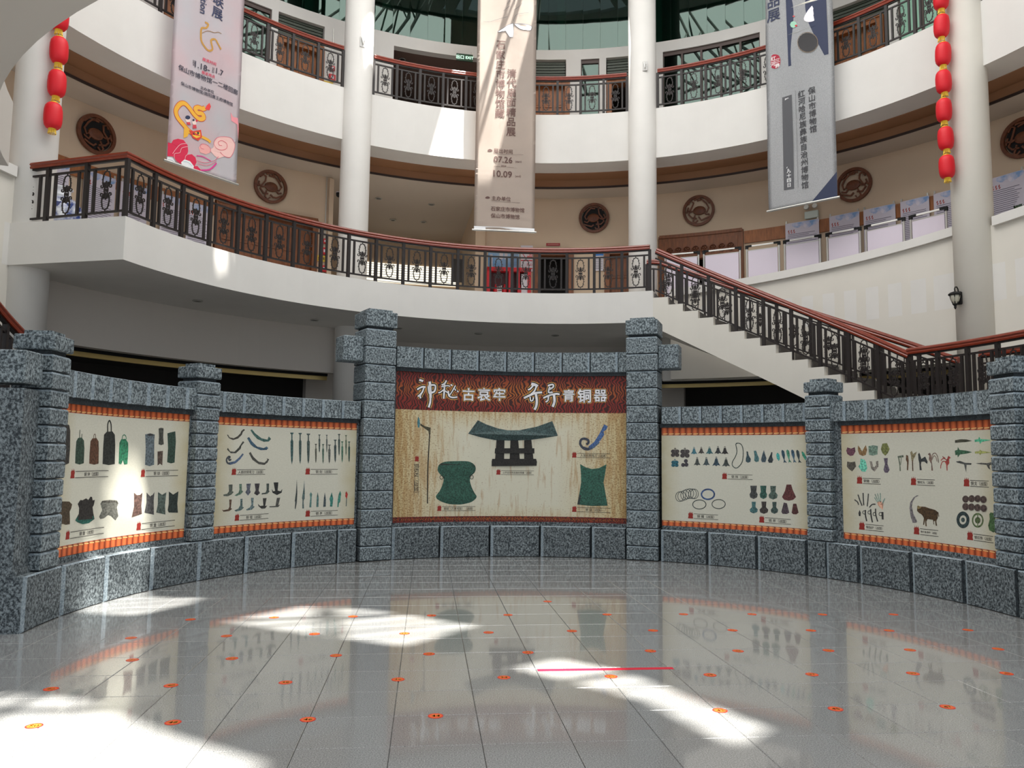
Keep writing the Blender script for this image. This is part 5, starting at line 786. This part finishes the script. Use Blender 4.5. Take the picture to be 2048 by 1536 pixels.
def window(a0, a1, z0, z1, m=M_GLASS, fm=None, nb=1, R=11.95):
    WN[0] += 1; T = sempty('window_%d' % WN[0], pol(R, (a0+a1)/2, z0)); st = (a1-a0)/nb
    for k in range(nb):
        bm = NB(); arcbox(bm, R+.04, R+.06, a0+k*st+.15, a0+(k+1)*st-.15, z0+.03, z1-.12, n=1 if nb > 1 else None); obj('pane', bm, m, T)
    bm = NB(); fm = fm or mat('dark_brown_frame', (74, 56, 50), .5)
    arcbox(bm, R, R+.12, a0, a1, z1-.12, z1); arcbox(bm, R, R+.12, a0, a1, z0, z0+.03)
    for k in range(nb+1): a = a0+k*st; arcbox(bm, R, R+.12, max(a0, a-.15), min(a1, a+.15), z0, z1, n=1)
    obj('frame', bm, fm, T); return T
window(-46.2, -38.7, Z3, 14.02, nb=2); window(6.1, 8.8, Z3, 14.05); window(18, 31.5, Z3, 14.04, nb=5); window(49, 60, Z3, 14.03, mat('mint_film', (150, 196, 172), .35, bump=.3, bscale=3), nb=4)
def louvres(a0, a1, z0, z1, R, m, step=.09, back=M_DGREY):
    WN[0] += 1; T = sempty('window_%d' % WN[0], pol(R, (a0+a1)/2, z0)); z = z0
    while z < z1-.02:
        bm = NB(); arcbox(bm, R, R+.05, a0, a1, z, z+step*.72); obj('slat', bm, m, T); z += step
    bm = NB(); arcbox(bm, R+.06, R+.08, a0, a1, z0, z1); obj('backing', bm, back, T); return T
M_LV = mat('dark_green_louvre', (70, 78, 66), .5); M_LVW = mat('white_louvre', (214, 216, 208), .5)
for a0, a1 in ((-37.6, -31.5), (-3.2, 3.8), (9.9, 13.9), (40.4, 47.2)): louvres(a0, a1, 13.42, 13.98, 12.02, M_LV)
louvres(-49, -46.4, Z3+.02, 14.0, 12.0, M_LVW, .14)
louvres(-21, -9, 11.9, 13.0, 15.9, mat('grey_louvre', (96, 88, 80), .6), .1)
lit = mat('daylit_glass', (255, 250, 232), .5, emit=1.1)
WN[0] += 1; T = sempty('window_%d' % WN[0], pol(16.9, -15, 8.1))
bm = NB(); arcbox(bm, 16.96, 16.98, -21, -9.3, 7.98, 8.66); obj('pane', bm, lit, T)
for k in range(8):
    bm = NB(); arcbox(bm, 16.9, 16.93, -21, -9.3, 7.99+k*.085, 7.99+k*.085+.014); obj('slat', bm, M_STEEL, T)
bm = NB(); arcbox(bm, 14.98, 15.0, -10.8, -9.2, 7.7, 8.5); struct('trim_8', bm, mat('grey_board', (96, 96, 98), .6))
# ------------------------------------------------------------ things on the upper wall
def rail_strip(i, a0, a1):
    bm = NB(); arcbox(bm, 11.85, 11.9, a0, a1, 7.93, 8.28); tag(obj('wood_rail', bm, M_WOOD2), ('brown wood hanging strip along the beige wall, behind the posters left of the double door', 'brown wood hanging strip along the beige wall, behind the posters above the whiteboards')[i], 'picture rail')
rail_strip(0, -66, -45.1); rail_strip(1, 29, 75)
M_SKY = mat('poster_sky', (128, 160, 205), .8, col2=(216, 210, 222), scale=6, det=4); M_INKB = flat((96, 92, 108)); M_INKR = flat((168, 70, 60)); M_POST = mat('poster_paper', (206, 200, 212), .8)
def poster(a0, a1, z1, h_, lab, dens=1):
    W = R_(a1-a0)*11.8; T = walla('poster', (a0+a1)/2, 11.8, z1-h_, lab, 'poster', 'paper posters hung on the upper wall')
    f = lambda x, z, off: Vector((x, -off, z)); bm = NB(); box(bm, (0, .004, h_/2), (W, .006, h_)); obj('sheet', bm, M_POST, T)
    bm = NB(); rnd = random.Random(int(a0*10)); top = [(W*.46, h_*.99), (-W*.2, h_*.99), (-W*.3, h_*.95), (-W*.12, h_*.9), (0, h_*.93), (W*.14, h_*.87), (W*.3, h_*.9), (W*.46, h_*.93)]
    add_poly(bm, top, f, .002, 0, True); obj('printed_sky', bm, M_SKY, T)
    bm = NB()
    for k in range(3): add_stroke(bm, [(-W*.42+k*.07, h_*.85), (-W*.39+k*.07, h_*.88), (-W*.4+k*.07, h_*.82), (-W*.36+k*.07, h_*.84)], .014, f, .003, 0)
    obj('printed_heading', bm, M_INKR, T)
    bm = NB(); z = h_*.8
    while z > .05:
        add_stroke(bm, [(-W*.43, z), (W*rnd.uniform(.2, .43), z)], .012, f, .003, 0); z -= .045
    obj('printed_lines', bm, M_INKB, T)
    bm = NB(); box(bm, (-W/2+.03, 0, h_+.03), (.04, .02, .07)); box(bm, (W/2-.03, 0, h_+.03), (.04, .02, .07)); obj('hanging_clips', bm, M_STEEL, T)
for i, (x, y, z, s) in enumerate(((-65.3, -62.4, 8.14, 'behind the blue and white jar'), (-60.8, -57.2, 8.14, 'second from the left column'), (-56.6, -53.4, 8.14, 'third from the left column'), (-51.8, -49.0, 8.12, 'fourth from the left column'), (-48.6, -45.5, 8.1, 'just left of the brown double door'))): poster(x, y, z, 1.7, 'white paper poster of text, upper left wall, '+s)
for i, (x, y, s) in enumerate(((34.5, 38.8, 'first right of the carved doorway header'), (40.1, 43.8, 'second right of the doorway header'), (44.3, 48.1, 'third right of the doorway header'), (48.7, 52.0, 'fourth right of the doorway header'), (52.5, 56.6, 'beside the lantern column'), (58.6, 62.2, 'above the shrub, right of the lantern column'), (63.6, 67.5, 'at the right picture edge'))): poster(x, y, 8.3, 1.6, 'cloud-topped paper poster, upper right wall, '+s)
M_LIL = mat('lilac_board', (212, 202, 214), .4)
for i, (a0, a1) in enumerate(((19.2, 24.6), (25.0, 30.7), (31.3, 36.3), (36.7, 42.0), (42.6, 47.4), (47.8, 53.1), (53.6, 58.4))):
    R = 10.12; a = (a0+a1)/2; W = 2*R*math.tan(R_(a1-a0)/2)-.02; T = walla('whiteboard', a, R, Z2, 'pale lilac whiteboard in a white frame behind the parapet, %s from the right' % ('seventh', 'sixth', 'fifth', 'fourth', 'third', 'second', 'first')[i], 'whiteboard', 'row of portable whiteboards')
    Hh = 1.55
    for x in (-W/2+.025, W/2-.025):
        bm = NB(); box(bm, (x, 0, Hh/2), (.035, .03, Hh)); obj('frame_post', bm, M_STEEL, T)
        bm = NB(); box(bm, (x, 0, Hh-.02), (.07, .05, .09)); box(bm, (x-math.copysign(.07, x), 0, Hh+.005), (.12, .05, .045)); obj('corner_cap', bm, M_BLACK, T)
    bm = NB(); box(bm, (0, 0, Hh), (W-.1, .032, .035)); obj('top_rail', bm, mat('white_rail', (232, 230, 224), .4), T)
    bm = NB(); box(bm, (0, -.004, .9), (W-.12, .016, 1.06)); obj('board', bm, M_LIL, T)
    bm = NB(); box(bm, (0, -.004, 1.435), (W-.1, .022, .02)); obj('edge_strip', bm, M_STEEL, T)
    bm = NB(); box(bm, (0, 0, .02), (W, .4, .04)); obj('foot', bm, M_STEEL, T)
# fire cabinet
T = walla('fire_cabinet', -4.25, 11.8, Z2, 'red fire equipment cabinet standing under the blue poster on the upper floor', 'fire cabinet')
W = R_(6.3)*11.88; bm = NB(); D = .26
for c, s in (((-W/2+.05, -D/2, .82), (.1, D, 1.64)), ((W/2-.05, -D/2, .82), (.1, D, 1.64)), ((0, -D/2, 1.58), (W, D, .12)), ((0, -D/2, .06), (W, D, .12)), ((.06, -D/2, .82), (.14, D, 1.6)), ((W*.22, -D/2, .82), (.06, D, 1.6))): box(bm, c, s)
obj('body', bm, M_PRED, T)
bm = NB(); box(bm, (0, -.02, .82), (W-.1, .02, 1.5)); obj('back', bm, mat('dark_red', (70, 14, 18), .5), T)
for x in (-.38, -.12, .33):
    bm = NB(); lathe(bm, [(.02, 0), (.075, .02), (.08, .36), (.05, .44), (.025, .47), (.03, .53)], (x, -.13, .62), 14); obj('extinguisher', bm, M_PRED, T)
bm = NB(); box(bm, (W*.36, -.2, .9), (.2, .03, 1.1)); obj('white_sheet', bm, M_PAPER, T)
bm = NB(); f = lambda x, z, off: Vector((x, -D-.004-off, z))
for j, ch in enumerate('消防应急'): pass
add_text(bm, '消防应急', -.28, .78, .16, f, 0, 0, .02, -math.pi/2); obj('lettering', bm, flat((240, 240, 240)), T)
def wallsign(name, a0, a1, z0, z1, m, lab, cat, parts=(), R=11.87):
    T = walla(name, (a0+a1)/2, R, z0, lab, cat); W = R_(a1-a0)*R; H = z1-z0; bm = NB(); box(bm, (0, 0, H/2), (W, .02, H)); obj('plate', bm, m, T)
    f = lambda x, z, off: Vector((x, -.011-off, z))
    for nm, mm, polys, st in parts:
        bm = NB()
        for p in polys: add_poly(bm, [(x*W, z*H) for x, z in p], f, .002, 0)
        for p, wd in st: add_stroke(bm, [(x*W, z*H) for x, z in p], wd, f, .004, 0)
        obj(nm, bm, mm, T)
    return T, W, H, f
rc = lambda a, b, c, d: [(a, b), (c, b), (c, d), (a, d)]
wallsign('notice_poster', -7.2, -2.7, 7.46, 8.0, mat('poster_blue', (90, 150, 205), .6, col2=(190, 212, 226), scale=1.2), 'blue and white safety poster above the red fire cabinet', 'poster', [('printed_pictures', M_PAPER, [rc(-.44, .1, -.36, .8), rc(-.14, .55, -.02, .9), rc(.02, .55, .12, .9)], []), ('printed_lines', M_INKB, [], [([(.2, .2+.09*k), (.46, .2+.09*k)], .012) for k in range(8)])])
T, W, H, f = wallsign('warning_poster', -2.5, -.75, 7.4, 8.2, M_PAPER, 'white and red warning poster left of the open brown doorway', 'poster', [('printed_red_bars', M_PRED, [rc(-.48, .4, .48, .44), rc(-.48, .78, .48, .82), rc(-.48, .1, .48, .14), rc(0.02, .5, .48, .76)], [([(-.45, .74), (-.08, .52)], .02)])])
for s, x, z, c in (('禁止', .25, .63, (240, 240, 240)), ('当心', .25, .27, (190, 40, 50))):
    bm = NB(); add_text(bm, s, x*W, z*H, .09, f, .004, 0, .02); obj('lettering', bm, flat(c), T)
wallsign('notice_board', 8.2, 9.45, 7.42, 7.95, M_PAPER, 'white notice with a blue heading between the two brown doors', 'notice', [('printed_heading', flat((60, 120, 190)), [rc(-.5, .86, .5, 1)], []), ('printed_lines', M_INKB, [], [([(-.4, .12+.1*k), (.4, .12+.1*k)], .012) for k in range(7)])])
wallsign('door_plaque', 1.2, 3.2, 8.2, 8.28, mat('plaque_red', (150, 24, 34), .5), 'small dark red plaque above the open brown doorway', 'plaque', [('printed_line', flat((220, 180, 160)), [], [([(-.4, .5), (.4, .5)], .01)])])
for z, R0, lab in ((6.7, 11.86, 'by the double door on the middle floor'), (11.75, 11.86, 'by the wooden door on the top floor')):
    a = -30.4 if z < 9 else -30.2; T = walla('fire_alarm', a, R0, z, 'red fire alarm points and yellow sign '+lab, 'fire alarm')
    for dz, s in ((0, .12), (.22, .18), (.72, .2), (1.0, .14)):
        bm = NB(); box(bm, (0, 0, dz+.1), (s, .06, s)); bmesh.ops.bevel(bm, geom=bm.edges[:], offset=.012, segments=1, affect='EDGES'); obj('call_point', bm, M_PRED, T)
        bm = NB(); box(bm, (0, -.034, dz+.1), (s*.4, .01, s*.4)); obj('button', bm, M_PAPER, T)
    bm = NB(); box(bm, (-.14, .01, .6), (.34, .03, .16)); obj('yellow_sign', bm, mat('sign_yellow', (232, 196, 60), .5), T)
    bm = NB(); f = lambda x, y, o: Vector((x, -.006-o, y)); add_text(bm, '灭火器', -.14, .6, .1, f, .002, 0, .02); obj('lettering', bm, INK, T)
    bm = NB(); sweep(bm, [Vector((0, .02, 1.2)), Vector((0, .02, 2.3 if z > 9 else 3.0))], circ(.012, 5)); obj('conduit', bm, M_STEEL, T)
bm = NB(); arcbox(bm, 11.8, 11.92, -30.1, -29.5, Z2, 9.6, n=1); struct('trim_10', bm, M_BEIGE)
bm = NB(); arcbox(bm, 11.8, 12, -9.1, -7.7, Z2, 9.6, n=1); struct('trim_11', bm, M_BEIGE)
T = walla('emergency_light', 37.9, 11.84, 8.34, 'white twin-head emergency light on the wall above a poster', 'emergency light')
bm = NB(); box(bm, (0, -.03, .1), (.36, .09, .2)); bmesh.ops.bevel(bm, geom=bm.edges[:], offset=.015, segments=1, affect='EDGES'); obj('case', bm, mat('pale_green_case', (196, 206, 198), .5), T)
for x in (-.11, .11):
    bm = NB(); lathe(bm, [(.02, 0), (.05, .02), (.07, .06), (.07, .1)], (0, 0, 0), 14); o = obj('lamp_head', bm, M_STEEL, T); o.location = (x, -.02, .29); o.rotation_euler = (math.pi/2-.2, 0, 0)
    bm = NB(); lathe(bm, [(.01, 0), (.062, .005), (.062, .01)], (0, 0, .1), 14); o = obj('lens', bm, mat('lens', (232, 232, 225), .1), T); o.location = (x, -.02, .29); o.rotation_euler = (math.pi/2-.2, 0, 0)
T = walla('exit_sign', -11.2, 11.8, 13.8, 'green lit exit sign hanging under the lintel of the top storey', 'exit sign')
bm = NB(); box(bm, (0, 0, .12), (.5, .04, .22)); obj('case', bm, mat('exit_green', (20, 70, 44), .4), T)
bm = NB(); f = lambda x, y, o: Vector((x, -.022-o, y)); add_text(bm, '出口', -.14, .12, .13, f, .002, 0, .02); add_text(bm, 'EXIT', .15, .12, .12, f, .002, 0, .02); obj('lettering', bm, mat('exit_letters', (205, 255, 225), .5, emit=1.2), T)
bm = NB(); box(bm, (-.2, 0, .27), (.012, .012, .1)); box(bm, (.2, 0, .27), (.012, .012, .1)); obj('hanger', bm, M_STEEL, T)
# wall lamp on the right column
T = walla('wall_lamp', 62.2, 9.34, 5.18, 'black lantern-shaped wall lamp on the right column', 'wall lamp')
bm = NB(); box(bm, (.0, -.03, -.02), (.1, .08, .26)); bmesh.ops.bevel(bm, geom=bm.edges[:], offset=.015, segments=1, affect='EDGES'); obj('backplate', bm, M_BLACK, T)
bm = NB(); sweep(bm, [Vector(p) for p in ((0, -.05, .08), (0, -.06, .16), (0, -.1, .2), (0, -.15, .19), (0, -.17, .15), (0, -.16, .1))], circ(.012, 6), up=Vector((1, 0, 0))); sweep(bm, [Vector((0, -.04, -.08)), Vector((0, -.16, -.1))], circ(.015, 6)); obj('arm', bm, M_BLACK, T)
bm = NB(); lathe(bm, [(.02, .1), (.09, .075), (.13, .045), (.135, .03), (.1, .025)], (0, -.17, 0), 6); lathe(bm, [(.045, -.15), (.05, -.165), (.03, -.185), (.02, -.2), (.028, -.215), (.01, -.26)], (0, -.17, 0), 8)
for k in range(6):
    t = k*math.pi/3; sweep(bm, [Vector((.105*math.cos(t), -.17+.105*math.sin(t), .03)), Vector((.045*math.cos(t), -.17+.045*math.sin(t), -.155))], circ(.009, 4))
obj('lamp_cage', bm, M_BLACK, T)
bm = NB(); lathe(bm, [(.095, .02), (.092, -.03), (.07, -.1), (.04, -.15)], (0, -.17, 0), 12); obj('lamp_glass', bm, mat('frosted_glass', (190, 186, 170), .4), T)
for a, z, lab in ((-30.1, 12.45, 'left'), (17.0, 12.35, 'right')):
    T = walla('bracket', a, 9.345, z, 'small white wall bracket high on the %s middle column' % lab, 'bracket')
    bm = NB(); box(bm, (0, 0, 0), (.13, .02, .26)); obj('plate', bm, mat('plate_white', (206, 204, 200), .5), T)
    bm = NB(); sweep(bm, [Vector((-.03, -.02, .1)), Vector((.01, -.05, -.08)), Vector((.03, -.06, .02))], circ(.012, 5)); obj('hook', bm, M_STEEL, T)
# downlights
def downlight(p, lab, hang=0):
    T = local('downlight', p, lab, 'downlight', 'recessed downlights')
    bm = NB(); lathe(bm, [(.1, 0), (.105, -.012), (.085, -.02), (.075, -.004)], (0, 0, 0), 18); obj('trim_ring', bm, M_STEEL, T)
    bm = NB(); lathe(bm, [(.01, -.004), (.075, -.006), (.075, .0)], (0, 0, 0), 14); obj('lamp', bm, mat('unlit_lamp', (58, 54, 50), .3), T)
for (a, R, s) in ((-55.5, 8.92, 'at the far left'), (-37, 9.04, 'second from the left'), (-23.5, 9.04, 'just right of the tall left pillar'), (-10.2, 9.15, 'fourth from the left'), (2.4, 9.14, 'fifth from the left')): downlight(pol(R, a, 5.058), 'small unlit downlight in the balcony soffit, '+s)
for x, y, s in ((-4.13, 23.13, 'beside the left column'), (-2.57, 23.64, 'front right of four'), (-4.02, 25.29, 'back left of four'), (-3.03, 25.48, 'back right of four')): downlight(Vector((x, y, 9.655)), 'small unlit downlight in the tan corridor ceiling, '+s)
downlight(pol(12.7, -19.5, 14.05), 'small unlit downlight in the dark top storey ceiling')
T = walla('security_camera', -29.2, 11.6, 9.05, 'small dark security camera behind the left middle column', 'camera')
bm = NB(); box(bm, (0, .02, .1), (.08, .1, .08)); obj('bracket', bm, M_PAPER, T); bm = NB(); lathe(bm, [(.02, -.06), (.06, -.03), (.07, .02), (.07, .06)], (0, -.05, .03), 12); obj('dome', bm, M_BLACK, T)
# big blue and white jar
T = local('porcelain_jar', Vector((-9.0, 15.0, Z2)), 'big blue and white porcelain jar behind the short left railing', 'jar')
m = mat('blue_white_glaze', (38, 62, 128), .15, col2=(226, 230, 236), scale=7, det=4, coat=.4)
bm = NB(); lathe(bm, [(.25, 0), (.27, .03), (.3, .12), (.4, .4), (.45, .68), (.42, .88), (.32, 1.0), (.25, 1.04)], (0, 0, 0), 32); obj('body', bm, m, T)
bm = NB(); lathe(bm, [(.25, 1.04), (.22, 1.1), (.22, 1.2), (.26, 1.23), (.24, 1.25), (.2, 1.22)], (0, 0, 0), 32); obj('neck', bm, mat('glaze_white', (224, 228, 234), .15, coat=.4), T)
bm = NB()
for k in range(12):
    t = k*math.pi/6; v = [bm.verts.new(((r)*math.cos(t+d), (r)*math.sin(t+d), z)) for r, d, z in ((.335, -.2, .985), (.427, -.16, .87), (.446, 0, .76), (.427, .16, .87), (.335, .2, .985))]; bm.faces.new(v)
obj('petal_band', bm, mat('glaze_blue', (30, 52, 110), .15, coat=.4), T)
# shrub behind the right parapet
T = local('potted_shrub', pol(10.62, 66.6, Z2), 'dark green leafy shrub behind the white parapet at the right edge', 'plant')
bm = NB(); lathe(bm, [(.2, 0), (.26, .4), (.28, .42), (.24, .44)], (0, 0, 0), 16); obj('pot', bm, mat('pot_brown', (92, 60, 46), .6), T)
bm = NB()
for k in range(8): sweep(bm, [Vector((0, 0, .42)), Vector((.12*math.cos(k*.8), .12*math.sin(k*.8), .8)), Vector((.3*math.cos(k*.8), .3*math.sin(k*.8), 1.1))], circ(.012, 4))
obj('stems', bm, mat('stem', (58, 50, 34), .7), T)
bm = NB(); rnd = random.Random(5)
for k in range(900):
    d = Vector((rnd.gauss(0, 1), rnd.gauss(0, 1), rnd.gauss(0, .75))).normalized()*rnd.uniform(.22, .5); c = Vector((d.x*.95, d.y*.95, 1.03+d.z*.62)); n = Vector((rnd.gauss(0, 1), rnd.gauss(0, 1), rnd.gauss(0, 1))).normalized(); s = n.orthogonal().normalized(); u = n.cross(s); L = rnd.uniform(.04, .075)
    v = [bm.verts.new(c+s*a*L+u*b*L) for a, b in ((-1, 0), (-.3, -.45), (.6, -.35), (1.1, 0), (.6, .35), (-.3, .45))]; bm.faces.new(v)
o = obj('foliage', bm, mat('leaf_green', (36, 58, 30), .5, var=.5, scale=9), T); o['kind'] = 'stuff'
# display stand with a small lit screen in the dark hall
T = walla('display_kiosk', -18.6, 14.2, Z3, 'dark kiosk with a small lit screen in the dark top storey hall', 'kiosk')
bm = NB(); box(bm, (0, 0, .5), (.3, .3, 1.0)); bmesh.ops.bevel(bm, geom=bm.edges[:], offset=.03, segments=1, affect='EDGES'); obj('stand', bm, M_BLACK, T)
bm = NB(); box(bm, (0, -.05, 1.3), (.5, .08, .65)); obj('screen_case', bm, M_BLACK, T); bm = NB(); box(bm, (-.06, -.095, 1.24), (.1, .01, .26)); box(bm, (-.0, -.095, 1.13), (.1, .01, .06)); obj('screen', bm, mat('screen_glow', (225, 225, 255), .4, emit=1.5), T)
for i, (a, R) in enumerate(((-20.6, 12.5), (-15.2, 12.6))):
    T = walla('red_chair', a, R, Z3, 'red moulded chair in the dark top storey hall, %s of the kiosk' % ('left', 'right')[i], 'chair')
    m = mat('red_plastic', (150, 34, 36), .4); bm = NB(); box(bm, (0, 0, .45), (.42, .42, .04)); obj('seat', bm, m, T); bm = NB(); box(bm, (0, .2, .72), (.4, .04, .45)); obj('backrest', bm, m, T)
    for x in (-.18, .18):
        for y in (-.18, .18): bm = NB(); box(bm, (x, y, .22), (.03, .03, .44)); obj('leg', bm, M_IRON, T)
# ------------------------------------------------------------ floor stickers and tape
M_SR, M_SO, M_SY = mat('sticker_red', (206, 40, 30), .35), mat('sticker_orange', (232, 96, 44), .35), mat('sticker_yellow', (250, 214, 70), .35)
def discm(nm, r, z0, z1, m, n=28):
    bm = NB(); lathe(bm, [(r, z0), (r, z1)], (0, 0, 0), n); bmesh.ops.recalc_face_normals(bm, faces=bm.faces); me = bpy.data.meshes.new(nm); bm.to_mesh(me); bm.free(); me.materials.append(m); return me
DM, RM = discm('disc', .056, 0, .0008, M_SR), discm('inner_disc', .047, .0008, .0013, M_SO)
ROWS = ((50, 48, 46, 44, 43, 45, 47), (42, 40, 38, 36, 34, 33, 35, 37, 39, 41), (31, 29, 27, 25, 23, 24, 26, 28, 30, 32), (21, 19, 17, 15, 13, 12, 14, 16, 18, 20, 22), (10, 8, 6, 4, 2, 3, 5, 7, 9, 11), (1,))
NTH = ('leftmost', 'second from left', 'third from left', 'fourth from left', 'fifth from left', 'sixth from left', 'seventh from left', 'eighth from left', 'ninth from left', 'tenth from left', 'eleventh from left')
RN = ('nearest row', 'second row', 'third row', 'fourth row', 'farthest full row', 'alone behind all rows')
for k in sorted(STICK):
    ri = next(i for i, r in enumerate(ROWS) if k in r); ci = ROWS[ri].index(k)
    x, y = STICK[k]; T = local('number_sticker', Vector((x, y, .0004)), 'red floor sticker number %d, ' % k + (RN[ri] if ri == 5 else '%s in the %s' % (NTH[ci], RN[ri])), 'floor sticker', 'numbered floor stickers', random.uniform(-.12, .12)+.05)
    inst('disc', DM, T); inst('inner_disc', RM, T)
    bm = NB(); add_text(bm, str(k), 0, 0, .062 if k > 9 else .07, lambda u, v, o: Vector((u, v, .0016)), 0, 0, .03, 0, 1.05); obj('number', bm, M_SY, T)
bm = NB(); a, b = Vector((.256, 7.11, 0)), Vector((1.484, 7.233, 0)); d = (b-a).normalized(); n = Vector((-d.y, d.x, 0))*.032
P = (a-n, a.lerp(b, .5)-n*1.1, b-n, b+n, a.lerp(b, .5)+n*.95, a+n*1.0)
lo2 = [bm.verts.new(q+Vector((0, 0, .0003))) for q in P]; hi2 = [bm.verts.new(q+Vector((0, 0, .0018))) for q in P]
bm.faces.new(hi2); bm.faces.new(lo2[::-1])
for i in range(6): bm.faces.new((lo2[i], lo2[(i+1) % 6], hi2[(i+1) % 6], hi2[i]))
tag(obj('floor_tape', bm, mat('red_tape', (214, 26, 58), .4)), 'strip of red adhesive tape on the granite floor', 'tape')
